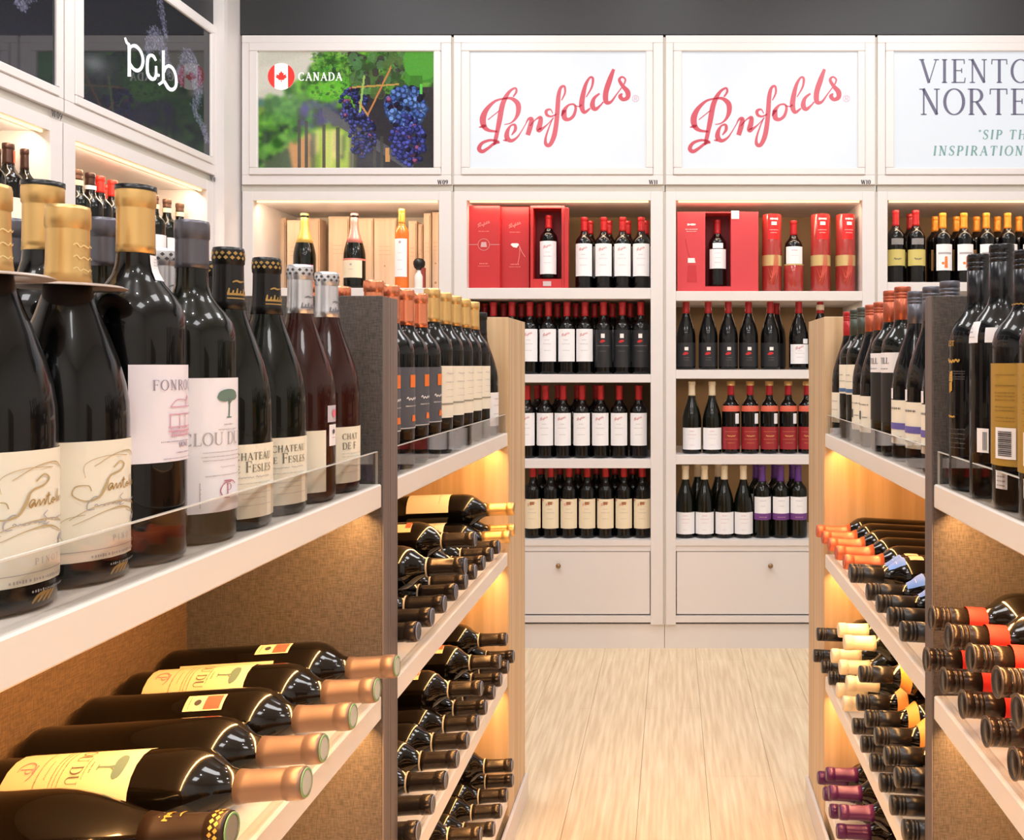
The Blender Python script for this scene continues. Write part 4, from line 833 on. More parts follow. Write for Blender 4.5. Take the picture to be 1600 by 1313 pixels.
def rl(b, xt, y, zs, lay_, lb, G_, roll=0, dz=0): b.spawn(lie(xt+b.H, y, zs+.0395+.009+lay_*.066+dz, -1, roll, 3 if lay_ == 0 else 2), lb, G_)
G = 'bottles lying on the upper shelf of the far right unit'
for i, y in enumerate([2.122, 2.044, 1.962, 1.875, 1.787]): rl(bRo_, .344, y, ZS2, 0, 'orange copper-foiled lying bottle, %s from the oak end panel' % ORD[i], G)
for i, y in enumerate([1.706, 1.629, 1.552, 1.475, 1.398, 1.321]):
    rl(bRb if i in (4, 5) else bRbb, .338 if i != 1 else .325, y, ZS2, 0, 'black screw-capped lying bottle, %s after the orange foils%s' % (ORD[i], ', blue sticker on its neck' if i < 4 else ''), G, roll=10*(i % 3), dz=.012 if i == 1 else 0)
G = 'bottles lying on the middle shelf of the far right unit'
m0 = [(bRb, 2.122, .336), (bRb, 2.045, .342), (bRb, 1.97, .345), (bRw, 1.897, .349), (bRw, 1.822, .348), (bRb, 1.707, .345), (bRb, 1.626, .344), (bRb, 1.55, .344), (bRb, 1.4756, .343), (bRb, 1.40, .342), (bRb, 1.325, .342)]
for i, (b, y, xt) in enumerate(m0): rl(b, xt, y, ZS3, 0, '%s lying bottle, bottom layer, middle far right shelf, %s from oak panel' % ('cream-foiled' if b is bRw else 'black-capped', ORD[i]), G)
m1 = [(bRb, 2.088, .338), (bRw, 1.933, .344), (bRw, 1.860, .348), (bRw, 1.765, .344), (bRo2, 1.665, .3445), (bRo2, 1.588, .344), (bRo2, 1.513, .3435), (bRo2, 1.437, .342), (bRo2, 1.362, .34)]
for i, (b, y, xt) in enumerate(m1): rl(b, xt, y, ZS3, 1, '%s lying bottle, second layer, middle far right shelf, %s from oak panel' % ('cream-foiled' if b is bRw else 'orange-banded black-capped' if b is bRo2 else 'black-capped', ORD[i]), G)
for b, y, xt, lb in ((bRw, 1.897, .352, 'cream-foiled bottle on top of the stack, farther one, middle far right shelf'), (bRw, 1.812, .348, 'cream-foiled bottle on top of the stack, nearer one, middle far right shelf'), (bRo2, 1.627, .341, 'orange-banded bottle alone on top of the stack, middle far right shelf')): rl(b, xt, y, ZS3, 2, lb, G)
G = 'plum-foiled bottles lying on the lowest shelf of the far right unit'
for i, y in enumerate([2.13, 2.05, 1.97, 1.885, 1.80]): rl(bRp, .348, y, ZS4, 0, 'plum-foiled lying bottle, bottom layer, %s from the oak end panel' % ORD[i], G)
for i, (y, xt) in enumerate([(2.015, .348), (1.928, .3385), (1.843, .345)]): rl(bRp, xt, y, ZS4, 1, 'plum-foiled lying bottle on the second layer, %s from the oak end panel' % ORD[i], G)

# ------------------------------------------------------------------ near right unit
BSC = foil('black_screwcap_gloss', (34, 34, 38), .22, .35)
b1 = Bottle('bordeaux', .308, GLASS, BSC, .085, True, seg=48)
b1.band('label', .035, .205, mat('matt_black_label', (18, 18, 19), .3), a=70, r_add=.0003)
b1.print('gold_print', mat('bright_gold_ink', (236, 190, 96), .35, .6), lambda mb, fn: (write(mb, 'EST', -.020, .188, .007, fn, bold=1.5), squiggle(mb, fn, -.022, .004, .1685, .004, .0026, 11), mb.poly([(-.019, .142), (-.009, .142), (-.009, .156), (-.016, .154)], fn), mb.poly([(-.018, .126), (-.010, .130), (-.010, .142), (-.018, .140)], fn), squiggle(mb, fn, -.020, -.004, .096, .0015, .0022, 7)), part=-1)
b1.print('grey_print', mat('grey_ink', (110, 108, 110), .5), lambda mb, fn: [textline(mb, fn, -.020, .012, z, .0013) for z in (.155, .152, .148, .145, .08, .074, .068, .062, .056)])
b1.print('cap_line', GOLDINK, lambda mb, fn: squiggle(mb, fn, -.014, .014, .236, .0012, .0014, 13), neck_r=.0163, part=1)
b2 = Bottle('bordeaux', .310, GLASS, BSC, .085, True, seg=48)
b2.band('label', .055, .19, mat('matt_black_label', (18, 18, 19), .3), a=60, r_add=.0003)
b2.band('price_sticker', .190, .216, PAPER, a=17, facing=-4, r_add=.0008); b2.print('print', INK, lambda mb, fn: (textline(mb, fn, -.008, .004, .208, .003), textline(mb, fn, -.008, .004, .203, .003), textline(mb, fn, -.006, .008, .197, .0015)), z=.2-.02, facing=-4, add=.0022)
b2.band('second_sticker', .190, .208, PAPER, a=12, facing=40, r_add=.0008)
b2.band('rear_sticker', .058, .087, PAPER, a=12, facing=24, r_add=.0012); b2.print('barcode', INK, lambda mb, fn: [mb.ribbon([(.001+k*.0012, .061), (.001+k*.0012, .083)], [.0006]*2, fn) for k in range(5)], z=.07, facing=24, add=.0018)
b2.print('cap_line', GOLDINK, lambda mb, fn: squiggle(mb, fn, -.014, .014, .236, .0012, .0014, 13), neck_r=.0163, part=1)
b3 = Bottle('bordeaux', .293, GLASS, BSC, .075, True, seg=48).band('label', .05, .165, GOLDL, a=85)
b3.print('print', mat('ochre_ink', (120, 94, 40), .5), lambda mb, fn: [textline(mb, fn, -.002, .026, z, .0016) for z in (.152, .140, .132, .128, .124, .116, .112, .104, .100)])
b3.band('barcode_sticker', .058, .093, PAPER, a=20, facing=20, r_add=.0016); b3.print('barcode', INK, lambda mb, fn: [mb.ribbon([(-.009, .062+k*.0022), (.009, .062+k*.0022)], [.0011+(k % 3)*.0003]*2, fn) for k in range(13)], z=.07, facing=20, add=.0022)
b3.band('shelf_tag', .024, .043, PAPER, a=13, facing=12, r_add=.0008); b3.print('tag_print', INK, lambda mb, fn: [textline(mb, fn, -.006, .006, z, .002) for z in (.038, .033, .028)], z=.03, facing=12, add=.0014)
b3.print('cap_line', GOLDINK, lambda mb, fn: squiggle(mb, fn, -.014, .014, .232, .0012, .0014, 13), neck_r=.0163, part=1)
G = 'tall black screw-capped bottles on top of the near right unit'
XN = .404
b1.spawn(stand(XN, 1.180, ZT, -62), 'black bottle with gold print on black label, standing against the right linen panel', G)
b2.spawn(stand(XN, 1.098, ZT, -78), 'tall black bottle with a white price sticker on its shoulder', G)
b3.spawn(stand(XN, 1.020, ZT, -78), 'black-capped bottle with gold label and barcode at the right edge', G)
b3.spawn(stand(XN, .940, ZT, -78), 'gold-label bottle cut off by the right edge of the photo', G)
bX = Bottle('bordeaux', .296, BROWNG, foil('bronze_screwcap', (58, 48, 42), .25, .6), .043, True, seg=36)
bX.band('red_band', .2265, .2530, mat('bright_red_band', (214, 40, 32), .45), a=180, r_add=.0008, r=.0160)
bX.parts[1][2].append(('cap_ring', MB().lathe([(.0160, .2955), (.0162, .297), (.0150, .2972), (.0128, .2966), (.0128, .2955)], 28).mesh('cap_ring', foil('worn_cap_edge', (92, 80, 70), .35, .6), True)))
G = 'red-banded black bottles lying on the near right shelf'
for i, (y, xt) in enumerate([(1.187, .3366), (1.108, .3356), (1.030, .334), (.953, .334), (.876, .334), (.799, .334)]): bX.spawn(lie(xt+.296, y, ZS2+.0385+.010, -1, 0, 3.4), 'red-banded lying bottle, bottom layer, %s from the dark end panel' % ORD[i], G)
for i, (y, xt) in enumerate([(1.147, .332), (1.069, .330), (.991, .330), (.915, .332), (.838, .323)]): bX.spawn(lie(xt+.296, y, ZS2+.0385+.076, -1, 0, 3.4), 'red-banded lying bottle, upper layer, %s from the dark end panel' % ORD[i], G)

# ------------------------------------------------------------------ back-wall bottles
YB, YB2 = 3.775, 3.865
def bxx(px, Y=YB): return (px-CX)*Y/F
def wl(b, z0, z1, paper, ink=REDINK, a=62, style=0):
    b.band('label', z0, z1, paper, a=a)
    zc = (z0+z1)/2; h = z1-z0
    if style == 0:
        b.print('wordmark', ink, lambda mb, fn: script_mark(mb, fn, -.002, z1-h*.16, .034, 2)); b.print('small_print', PALEINK, lambda mb, fn: (textline(mb, fn, -.010, .010, z1-h*.34, .003), textline(mb, fn, -.018, .018, z1-h*.46, .003), textline(mb, fn, -.015, .015, z1-h*.66, .0025)))
    return b
sm = dict(seg=20)
pA = wl(Bottle('bordeaux', .302, GLASS, REDF, .060, **sm), .052, .196-.008, PAPER)
pB = Bottle('bordeaux', .302, GLASS, REDF, .056, **sm).band('label', .028, .184, BLACKL, a=75)
pB.print('emblem', WHITEINK, lambda mb, fn: mb.poly([(-.008, .150), (.008, .150), (.008, .168), (-.008, .168)], fn)); pB.print('wordmark', mat('blood_red_ink', (190, 34, 40), .4), lambda mb, fn: (mb.disc(0, .138, .010, fn, 10, .5), mb.disc(-.006, .134, .008, fn, 8, .5))); pB.print('line', mat('grey_ink', (110, 108, 110), .5), lambda mb, fn: (mb.ribbon([(-.03, .118), (0, .118), (.03, .118)], [.0025]*3, fn), textline(mb, fn, -.015, .015, .095, .003)))
pC = wl(Bottle('bordeaux', .302, GLASS, REDF, .050, **sm), .040, .163, IVORY, mat('faded_red_ink', (206, 110, 100), .5), a=62)
pC.print('crest', mat('bronze_ink', (150, 104, 50), .5), lambda mb, fn: mb.poly([(-.008, .140), (.010, .140), (.010, .152), (-.008, .152)], fn)); pC.print('corner_mark', REDINK, lambda mb, fn: mb.poly([(-.038, .150), (-.030, .160), (-.038, .162)], fn))
pD = Bottle('burgundy', .300, GLASS, REDF, .064, **sm).band('label', .012, .112, BLACKL, a=70)
pD.print('emblem', WHITEINK, lambda mb, fn: mb.poly([(-.007, .080), (.009, .080), (.009, .094), (-.007, .094)], fn)); pD.print('wordmark', mat('blood_red_ink', (190, 34, 40), .4), lambda mb, fn: (mb.disc(-.001, .068, .011, fn, 10, .5), mb.disc(-.008, .064, .008, fn, 8, .5)))
pD.print('small_print', mat('grey_ink', (110, 108, 110), .5), lambda mb, fn: (textline(mb, fn, -.012, .012, .050, .003), textline(mb, fn, -.012, .012, .040, .003)))
pE = wl(Bottle('burgundy', .300, GLASS, REDF, .064, **sm), .024, .105, PAPER); pE.band('price_sticker', .108, .128, PAPER, a=18, facing=36)
pF = Bottle('burgundy', .300, GREENG, WHITEF, .058, **sm).band('label', .017, .108, PAPER, a=66); pF.print('lettering', PINKINK, lambda mb, fn: (textline(mb, fn, -.012, .012, .094, .004), textline(mb, fn, -.018, .018, .080, .003), textline(mb, fn, -.014, .014, .064, .002), textline(mb, fn, -.010, .010, .036, .003)))
pG = Bottle('bordeaux', .300, GLASS, MAROONF, .056, **sm).band('label', .018, .112, REDL, a=75)
pG.print('gold_print', mat('dull_gold_ink', (206, 150, 92), .4, .3), lambda mb, fn: (mb.ribbon([(-.03, .092), (.03, .092)], [.0012]*2, fn), squiggle(mb, fn, -.018, .018, .074, .003, .004, 9), mb.ribbon([(-.03, .060), (.03, .060)], [.0012]*2, fn), textline(mb, fn, -.016, .016, .045, .004))); pG.band('shoulder_label', .176, .200, mat('coral_label', (214, 100, 76), .45), a=72, r_add=.0014)
pG.parts[1][2].append(('foil_top', MB().lathe([(.0171, .284), (.0171, .3012), (.015, .3016), (.0001, .3016)], 20).mesh('foil_top', GOLD, True))); pG.band('price_sticker', .125, .168, PAPER, a=15, facing=40)
pH = Bottle('bordeaux', .300, GREENG, PURPLEF, .066, **sm).band('label', .103, .172, PAPER, a=62); pH.print('lettering', PALEINK, lambda mb, fn: (textline(mb, fn, -.014, .014, .156, .004), textline(mb, fn, -.010, .010, .134, .003)))
pH.band('purple_stripe', .076, .103, mat('purple_stripe', (110, 60, 130), .45), a=66); pH.print('print', PINKINK, lambda mb, fn: textline(mb, fn, -.016, .016, .088, .004), z=.088)
pI = Bottle('bordeaux', .308, GLASS, REDF, .068, **sm).band('label', .072, .140, mat('yellow_label', (206, 190, 110), .5), a=70); pI.band('upper_label', .160, .186, mat('dim_silver', (138, 134, 132), .4), a=40); pI.print('print', mat('umber_ink', (110, 104, 92), .5), lambda mb, fn: squiggle(mb, fn, -.016, .016, .1-.0, .006, .003, 9), part=-2)
pJ = Bottle('bordeaux', .296, GLASS, ORANGEF, .066, **sm).band('label', .052, .162, PAPER, a=58); pJ.print('orange_print', ORANGEI, lambda mb, fn: (mb.poly([(-.004, .062), (.010, .062), (.008, .110), (-.002, .110)], fn), mb.disc(-.010, .082, .006, fn, 8))); pJ.print('grey_band', PALEINK, lambda mb, fn: mb.ribbon([(-.03, .124), (0, .124), (.03, .124)], [.008]*3, fn))
pJ2 = Bottle('bordeaux', .296, BROWNG, ORANGEF, .066, **sm).band('label', .06, .15, mat('amber_label', (176, 130, 74), .5), a=40)
def brow(b, pxs, zpx, lbl, grp, Y=YB, fc=0, ordr=None):
    for i, px in enumerate(pxs):
        lb = lbl % (ORD[i] if '%s' in lbl else ()) if '%s' in lbl else lbl
        b.spawn(stand(bxx(px, Y), Y, bz(zpx)+.001, fc), lb, grp)
brow(pA, [913, 943.5, 973, 1002], 450, 'red-capped white-label bottle in the lit top niche beside the red boxes, %s of four', 'white-label bottles in the niche under the lit wordmark')
brow(pA, [922, 951.5, 981, 1009], 450, 'red-capped bottle just behind the front four, %s from the red boxes', 'rear white-label bottles in the niche', YB2)
W2 = [742, 771, 800, 828, 857, 886, 914]; D2 = [943, 972.5, 1001]
brow(pA, W2, 585, 'white-label bottle on the shelf below the red boxes, %s from the left upright', 'white-label bottles on the shelf below the red boxes')
brow(pB, D2, 585, 'black-label red-capped bottle, %s after the white labels under the red boxes', 'black-label bottles on the shelf below the red boxes')
brow(pA, [757, 787, 815, 843, 871, 900, 929, 957, 985], 585, 'rear-row red cap, shelf below the red boxes, %s from the left upright', 'rear row on the shelf below the red boxes', YB2)
brow(pA, [823.7, 852.5, 880, 909.5, 938.5, 967.6, 998], 718, 'white-label bottle on the third shelf down, %s in view from the oak panel', 'white-label bottles on the third shelf down')
brow(pA, [840, 872, 902, 932], 718, 'rear-row red cap on the third shelf down, %s in view from the oak panel', 'rear row on the third shelf down', YB2)
brow(pC, [833, 861, 889.5, 918, 946.5, 975, 1003.5], 844.5, 'ivory-label red-capped bottle above the drawer, %s in view from the oak panel', 'ivory-label bottles above the drawer')
brow(pC, [846, 875, 903, 932, 961, 989], 844.5, 'rear-row bottle above the drawer, %s gap between the ivory labels', 'rear row above the drawer', YB2)
brow(pD, [1072, 1106.5, 1138, 1169.5, 1203.5], 578, 'black-label burgundy bottle under the boxed bottle, %s from the left upright', 'black-label burgundy bottles under the rose-red box')
pE.spawn(stand(bxx(1248), YB, bz(578)+.001), 'white-label burgundy bottle alone beside the right oak panel', 'white-label burgundy bottle')
pD.spawn(stand(bxx(1213, YB2), YB2, bz(578)+.001), 'black-label burgundy bottle behind the fifth one', 'rear burgundy bottle')
pX = Bottle('burgundy', .300, GLASS, REDF, .064, **sm); pX.band('white_ring', .250, .272, IVORY, a=180, r_add=.0012, r=.0158)
pX.spawn(stand(bxx(1281.5), YB, bz(578)+.001), 'red-capped bottle with a white neck ring showing above the right oak panel', 'bottles above the right oak panel')
brow(pF, [1081, 1112.6], 711, 'ivory-capped white-label burgundy bottle, %s in from the left upright', 'ivory-capped pair beside the maroon caps')
brow(pG, [1142, 1172, 1202, 1231.6, 1261], 711, 'gold-topped maroon-capped bottle with coral shoulder label, %s of five', 'maroon-capped bottles with dark red labels')
brow(pF, [1071, 1100.8, 1131.7, 1161.5], 844.5, 'ivory-capped bottle above the right drawer, %s from the left upright', 'ivory-capped bottles above the right drawer')
brow(pH, [1191, 1219.5, 1247], 844.5, 'purple-capped bottle with purple-striped white label, %s of three', 'purple-capped bottles above the right drawer')
brow(pF, [1090, 1122], 844.5, 'ivory-capped bottle in the rear row above the right drawer, %s one', 'rear ivory-capped bottles', YB2)
brow(pH, [1181, 1210, 1238], 844.5, 'purple cap in the rear row above the right drawer, %s one', 'rear purple-capped bottles', YB2)
brow(pI, [1399.5, 1431], 441, 'red-capped yellow-label bottle under the slate-lettered sign, %s from the upright', 'yellow-label bottles under the slate-lettered sign')
pI.spawn(stand(bxx(1422, YB2), YB2, bz(441)+.001), 'red-capped bottle in the rear row between the two yellow labels', 'rear yellow-label bottle')
brow(pJ, [1473, 1506, 1541, 1574.5, 1608], 441, 'orange-capped bottle with orange-printed white label, %s of the front row', 'orange-capped bottles under the slate-lettered sign')
brow(pJ2, [1461, 1494.5, 1526, 1558.5, 1592], 441, 'orange-capped bottle in the rear row, %s from the red caps', 'rear orange-capped bottles', YB2)

# red gift boxes and tubes
def box_thing(label, px0, px1, py0, py1, Y, d, m, name='gift_box', group='red gift boxes'):
    x0, x1 = bx(px0, Y), bx(px1, Y); z0, z1 = bz(py1), bz(py0, Y); t = thing(name, label, 'box', ((x0+x1)/2, Y, z0+.001), group=group)
    return t, (x1-x0)/2, z1-z0-.001
def box_print(t, hw, h, u, m, emb=True):
    mb = MB(); fn = lambda a, b: (a, -.0012, b)
    script_mark(mb, fn, u, h*.78, .050, 3); textline(mb, fn, u-.022, u+.022, h*.69, .004); textline(mb, fn, u-.018, u+.018, h*.30, .005); textline(mb, fn, u-.024, u+.024, h*.27, .003)
    mb.obj('wordmark', m, t)
BOXINK = mat('box_silver_ink', (240, 150, 140), .4)
t, hw, h = box_thing('closed red gift box with a ringed emblem at the left end of the niche', 731, 781, 321.5, 450, 3.74, .1, REDBOX)
MB().box(-hw, hw, 0, .1, 0, h, bev=.002).obj('carton', REDBOX, t); box_print(t, hw, h, 0, BOXINK)
mb = MB(); fn = lambda a, b: (a, -.0014, b); stroke(mb, [(.024*math.cos(a*PI/8), h*.53+.024*math.sin(a*PI/8), .0016) for a in range(17)], fn, 2); mb.poly([(-.013, h*.50), (.013, h*.50), (.010, h*.56), (-.010, h*.56)], fn)
mb.ribbon([(-hw, h*.53), (-.026, h*.53)], [.002]*2, fn); mb.ribbon([(.026, h*.53), (hw, h*.53)], [.002]*2, fn); mb.obj('ring_emblem', mat('emblem_silver', (200, 160, 160), .4), t)
t, hw, h = box_thing('red gift box with a white emblem and hanging tassel, second from the left', 782, 827, 323, 450, 3.77, .1, REDBOX)
MB().box(-hw, hw, 0, .1, 0, h, bev=.002).obj('carton', mat('shaded_red_box', (180, 32, 38), .45), t); box_print(t, hw, h, 0, BOXINK)  # same box red, darkened to paint in the shade of its setback
mb = MB(); mb.poly([(-.018, h*.54), (-.008, h*.51), (.008, h*.50), (.018, h*.54), (.012, h*.555), (-.012, h*.555)], fn); mb.obj('emblem', WHITEINK, t)
mb = MB(); stroke(mb, [(.018, h*.53, .002), (.030, h*.45, .002), (.044, h*.39, .002)], fn, 4); stroke(mb, [(.02, h*.52, .0018), (.02, h*.42, .0018), (.012, h*.30, .0018)], fn, 4); mb.obj('tassel', BOXINK, t)
t, hw, h = box_thing('open red gift box holding a white-label bottle upright', 828.5, 882, 321.5, 450, 3.74, .1, REDBOX)
q = .012
MB().box(-hw, -hw+q, 0, .10, 0, h, bev=.001).box(hw-q, hw, 0, .10, 0, h, bev=.001).box(-hw+q, hw-q, 0, .10, h-.010, h).box(-hw+q, hw-q, 0, .10, 0, .040).obj('carton', REDBOX, t)
MB().box(-hw+q, hw-q, .090, .10, .04, h-.01).obj('lining', DARKRED, t)
MB().box(hw+.001, hw+.018, -.012, .012, 0, h-.010, bev=.001).obj('lid', REDBOX, t)
MB().box(-.018, .016, -.0018, .001, .010, .030).obj('price_label', mat('silver_price_label', (196, 180, 176), .4), t)
xc = t.location.x
pS = wl(Bottle('bordeaux', .270, GLASS, REDF, .056, **sm), .020, .158, PAPER)
pS.spawn(stand(xc, 3.782, bz(450)+.0425), 'white-label bottle standing inside the open red gift box', 'boxed bottles in the niches')
t, hw, h = box_thing('wide rose-red gift box, window in its middle showing a bottle', 1058, 1185, 331, 455, 3.74, .1, REDBOX2)
wa, wb = bx(1102, 3.74)-t.location.x, bx(1142, 3.74)-t.location.x
MB().box(-hw, wa, 0, .10, 0, h, bev=.001).box(wb, hw, 0, .10, 0, h, bev=.001).box(wa, wb, 0, .10, h-.005, h).box(wa, wb, 0, .10, 0, .022).obj('carton', REDBOX2, t)
MB().box(wa, wb, .088, .10, .022, h-.005).obj('lining', DARKRED, t)
MB().box(wb+.002, wb+.034, -.0018, .001, h-.030, h+.004).obj('price_label', PAPER, t)
mb = MB(); u = (-hw+wa)/2; textline(mb, fn, u-.016, u+.018, h*.84, .010, 3); textline(mb, fn, u-.024, u+.026, h*.78, .004); textline(mb, fn, u-.020, u+.022, h*.755, .003); mb.poly([(u-.014, h*.36), (u+.018, h*.36), (u+.014, h*.42), (u-.014, h*.42)], fn); mb.obj('print', WHITEINK, t)
mb = MB(); stroke(mb, [(u-.024, h*.66, .003), (u-.016, h*.52, .003), (u-.004, h*.42, .002)], fn, 4); mb.poly([(u-.018, h*.12), (u+.024, h*.12), (u+.020, h*.33), (u-.014, h*.33)], fn); mb.obj('tassel', mat('tassel_red', (190, 40, 48), .5), t)
pS2 = Bottle('bordeaux', .283, GLASS, REDF, .060, **sm).band('label', .075, .157, PAPER, a=62); pS2.print('print', PALEINK, lambda mb, fn: [textline(mb, fn, -.014, .014, z, .003) for z in (.14, .12, .1)]); pS2.band('upper_label', .160, .182, PAPER, a=34)
pS2.spawn(stand(t.location.x+(wa+wb)/2, 3.786, bz(455)+.024), 'bottle with a small upper label inside the rose-red box window', 'boxed bottles in the niches')
def tube(px, top, label, half=False, tagdx=.004):
    Y = 3.79; r = .0415; H = (455-top)/F*Y*.985; t = thing('gift_tube', label, 'tube', (bxx(px, Y), Y, bz(455)+.001), group='red gift tubes')
    h = .118 if half else H
    MB().lathe([(.0001, 0), (r-.002, 0), (r, .002), (r, h-.002), (r-.001, h), (r-.003, h), (r-.003, h-.02), (.0001, h-.02)] if half else [(.0001, 0), (r-.002, 0), (r, .002), (r, h-.003), (r-.002, h), (.0001, h)], 28).obj('tube', REDTUBE, t, True)
    if half: MB().lathe([(r+.0006, h-.006), (r+.0006, h)], 28).obj('gold_band', GOLDBAND, t, True)
    else:
        MB().lathe([(r+.0006, .110), (r+.0006, .155)], 28).obj('gold_band', GOLDBAND, t, True)
        c = lambda u, v: ((r+.0012)*math.sin((u+tagdx)/r), -(r+.0012)*math.cos((u+tagdx)/r), v)
        MB().lathe([(r+.0009, h-.108), (r+.0009, h-.002)], 8, R(-90-30), R(-90+38)).obj('hang_tag', mat('tag_red', (222, 26, 26), .4), t)
        mb = MB(); textline(mb, c, -.016, .018, h-.022, .009, 3); mb.poly([(-.010, h-.048), (.012, h-.048), (.012, h-.034), (-.010, h-.034)], c); textline(mb, c, -.018, .018, h-.068, .003); textline(mb, c, -.014, .014, h-.080, .003); mb.obj('print', WHITEINK, t)
        mb = MB(); c2 = lambda u, v: ((r+.001)*math.sin(u/r), -(r+.001)*math.cos(u/r), v)
        for k in range(9): stroke(mb, [(-.020+k*.004, .10-.08*((k*37) % 10)/10, .0008), (-.004+k*.003, .06+.004*k, .002), (.010+k*.002, .19-.006*k, .0008)], c2, 3)
        mb.obj('foil_pattern', mat('coral_foil', (226, 96, 82), .3, .3), t)
    return t
tube(1206, 332, 'red gift tube with a red hang tag, directly right of the rose-red box')
th = tube(1240, 341, 'low red gift tube cut short around a standing bottle', True)
pT = Bottle('bordeaux', .300, GLASS, REDF, .062, **sm).band('label', .115, .188, PAPER, a=62); pT.print('wordmark', REDINK, lambda mb, fn: textline(mb, fn, -.012, .012, .172, .004)); pT.print('small_print', PALEINK, lambda mb, fn: textline(mb, fn, -.016, .016, .15, .003))
pT.spawn(stand(bxx(1240, 3.79), 3.79, bz(455)+.004), 'white-label bottle rising out of the low red tube', 'bottle in the low tube')
tube(1282, 332, 'red gift tube with a red hang tag, between the low tube and the last tube', tagdx=.002)
tube(1321, 332, 'red gift tube with a red hang tag, at the right end of the niche', tagdx=.008)

# niche with pale wooden boxes, sparkling bottles and a round-stoppered flask
chG = Bottle('champagne', .318, GREENG, foil('yellow_gold_foil', (236, 196, 104), .3, .4), .125, seg=28).band('label', .03, .10, PINKINK, a=70)
chP = Bottle('champagne', .318, GREENG, PINKF, .125, seg=28).band('label', .045, .118, IVORY, a=60); chP.print('print', PALEINK, lambda mb, fn: (mb.disc(0, .10, .005, fn, 8), textline(mb, fn, -.012, .012, .08, .003))); chP.band('pink_collar', .118, .126, PINKF, a=180)
amb = Bottle('slim', .338, AMBERG, foil('bright_gold_foil', (238, 190, 90), .25, .7), .062, seg=24).band('label', .05, .21, PAPER, a=60); amb.print('print', PALEINK, lambda mb, fn: (mb.disc(0, .195, .006, fn, 8), [textline(mb, fn, -.010, .010, z, .003) for z in (.15, .12, .08)]))
amb.band('gold_collar', .238, .268, foil('bright_gold_foil', (238, 190, 90), .25, .7), a=180, r_add=.0012, r=.0155)
zN = bz(450)+.001
chG.spawn(stand(bxx(476), YB, zN), 'dark sparkling bottle with long yellow-gold foil before the wooden boxes', 'sparkling bottles in the box niche')
chP.spawn(stand(bxx(554), YB, zN), 'dark sparkling bottle with long pink foil and ivory label', 'sparkling bottles in the box niche')
amb.spawn(stand(bxx(628), YB, zN), 'slim amber bottle with gold cap and tall white label', 'single slim bottle in the box niche')
t = thing('flask', 'small white flask with round black stopper in front of the wooden boxes', 'bottle', (bxx(655), YB, zN))
MB().lathe([(.0001, 0), (.018, 0), (.020, .004), (.020, .052), (.017, .062), (.011, .070), (.0095, .085), (.0001, .085)], 24).obj('glass_body', mat('milk_glass', (238, 230, 224), .25), t, True)
MB().lathe([(.0001, .078), (.010, .080), (.020, .090), (.0245, .104), (.024, .116), (.017, .127), (.0001, .131)], 24).obj('stopper', BLACKF, t, True)
MB().box(.010, .026, -.010, .008, 0, .09, bev=.001).obj('label', mat('maroon_slip', (150, 60, 50), .5), t)
WB = [(411, 446, 340, 3.96, .07), (447, 470, 344, 3.90, .12), (471, 499, 341, 3.98, .08), (512, 545, 338, 3.97, .08), (546, 582, 341, 3.95, .10), (583, 619, 341, 3.96, .09), (637, 651, 345, 3.97, .09), (652, 660, 350, 3.98, .08), (661, 673, 333, 3.93, .12), (674, 687, 331, 3.94, .10)]
for i, (a, b, top, Y, d) in enumerate(WB):
    x0, x1 = bx(a, Y), bx(b, Y); h = bz(top, Y)-bz(450)-.001
    t = thing('wooden_box', 'tall pale wooden bottle box at the back of the niche, %s from its left side' % ORD[i], 'box', ((x0+x1)/2, Y, zN), group='pale wooden bottle boxes')
    W = (x1-x0)/2-.0012
    MB().box(-W, W, .006, d, 0, h, bev=.001).obj('body', PINE, t); MB().box(-W+.004, W-.004, 0, .0055, .0, h-.010, bev=.001).obj('sliding_lid', PINE, t)
    mb = MB(); fnw = lambda u, v: (u, -.0006, v)
    for k in range(3): textline(mb, fnw, -W*.5, W*.5, h*.62-k*.018, .003)
    if i in (5, 9): mb.disc(0, h*.12, .006, fnw, 8); mb.disc(0, h*.36, .004, fnw, 8)
    mb.obj('branding', mat('burnt_ink', (190, 146, 96), .6), t)

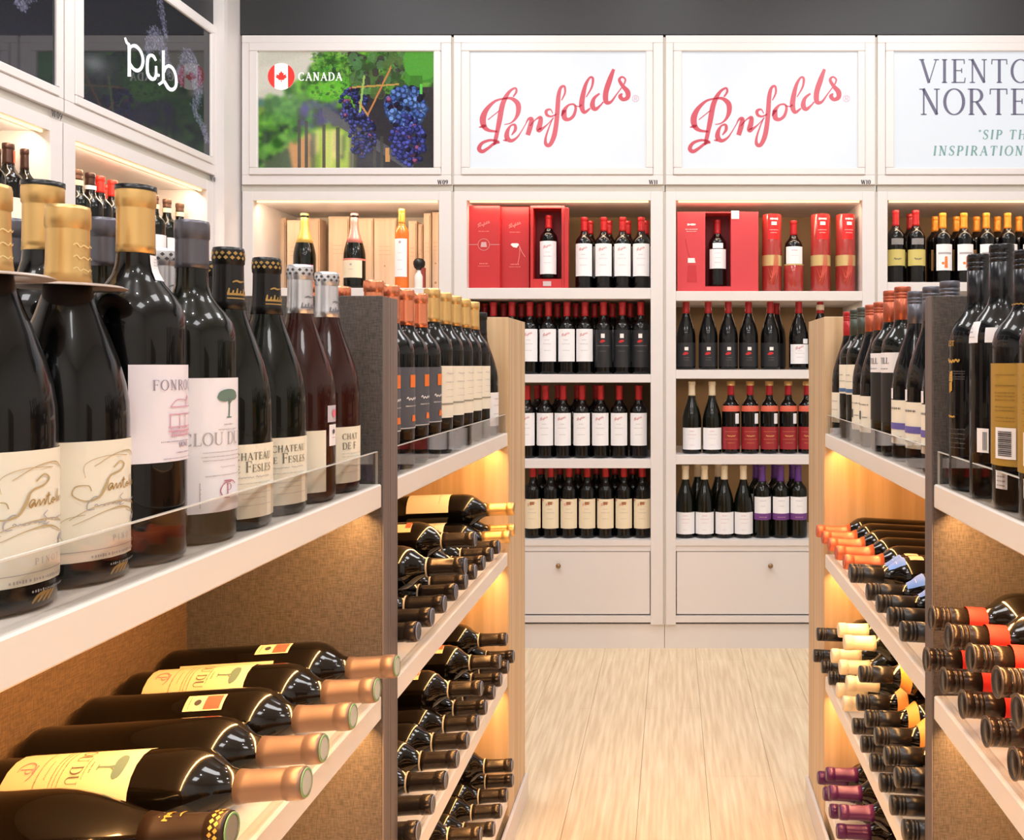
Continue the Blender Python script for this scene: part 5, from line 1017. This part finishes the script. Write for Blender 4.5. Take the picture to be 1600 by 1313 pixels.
# ------------------------------------------------------------------ bottles in the left-wall niches
lb1 = Bottle('bordeaux', .305, BROWNG, foil('umber_screwcap', (64, 40, 34), .35, .3), .060, **sm); lb1.band('orange_stripe', .25, .285, mat('rust_stripe', (196, 84, 50), .4), a=12, r_add=.0016, r=.0158)
lb1.band('label', .05, .15, CREAM, a=60)
lbk = Bottle('bordeaux', .298, GLASS, foil('umber_screwcap', (64, 40, 34), .35, .3), .040, **sm); lbk.band('white_ring', .244, .257, PAPER, a=180, r_add=.0014, r=.0158); lbk.band('label', .05, .15, PAPER, a=60)
lbr = Bottle('bordeaux', .298, GLASS, mat('scarlet_foil', (226, 52, 40), .35, .1), .055, **sm).band('label', .05, .15, PAPER, a=60)
lbw = Bottle('bordeaux', .295, GREENG, mat('walnut_foil', (110, 78, 62), .4, .2), .03, **sm); lbw.band('ivory_collar', .245, .262, IVORY, a=180, r_add=.0012, r=.0154); lbw.band('label', .05, .15, PAPER, a=60)
XN_ = XL-.075
def ln(b, px, lb, g, dx=0.0): b.spawn(stand(XN_-dx, (XN_-dx)*F/(px-CX), 1.493, 90), lb, g)
for px, lb in ((41, 'dark-capped bottle in the leftmost niche, nearest its right upright'), (13, 'dark-capped bottle in the leftmost niche, second from its right upright'), (-16, 'dark-capped bottle in the leftmost niche, past the picture edge')): ln(lb1, px, lb, 'dark-capped bottles in the leftmost niche')
ln(lb1, -2, 'dark-capped bottle just behind, at the very left picture edge', 'dark-capped bottles in the leftmost niche', .08)
G = 'bottles in the niche beside the corner pillar'
for b, px, lb, dx in ((lbw, 121, 'walnut-capped bottle at the left end of the corner niche', 0), (lbk, 141, 'dark cap with white ring left of the scarlet caps', 0), (lbr, 156, 'scarlet-foiled bottle, the left one of two in the front row', 0), (lbr, 166, 'scarlet-foiled bottle half hidden between the other two', .07), (lbr, 176, 'scarlet-foiled bottle, the right one of two in the front row', 0),
                      (lbr, 198, 'scarlet-foiled bottle hidden behind the big gold foil', 0), (lbw, 220, 'walnut-capped bottle hidden behind the big gold foil', 0), (lbw, 241, 'walnut-capped bottle directly right of the big gold foil', 0), (lbw, 261, 'walnut-capped bottle second right of the big gold foil', 0), (lbw, 281, 'walnut-capped bottle third right, above the grey foil', 0)):
    ln(b, px, lb, G, dx)
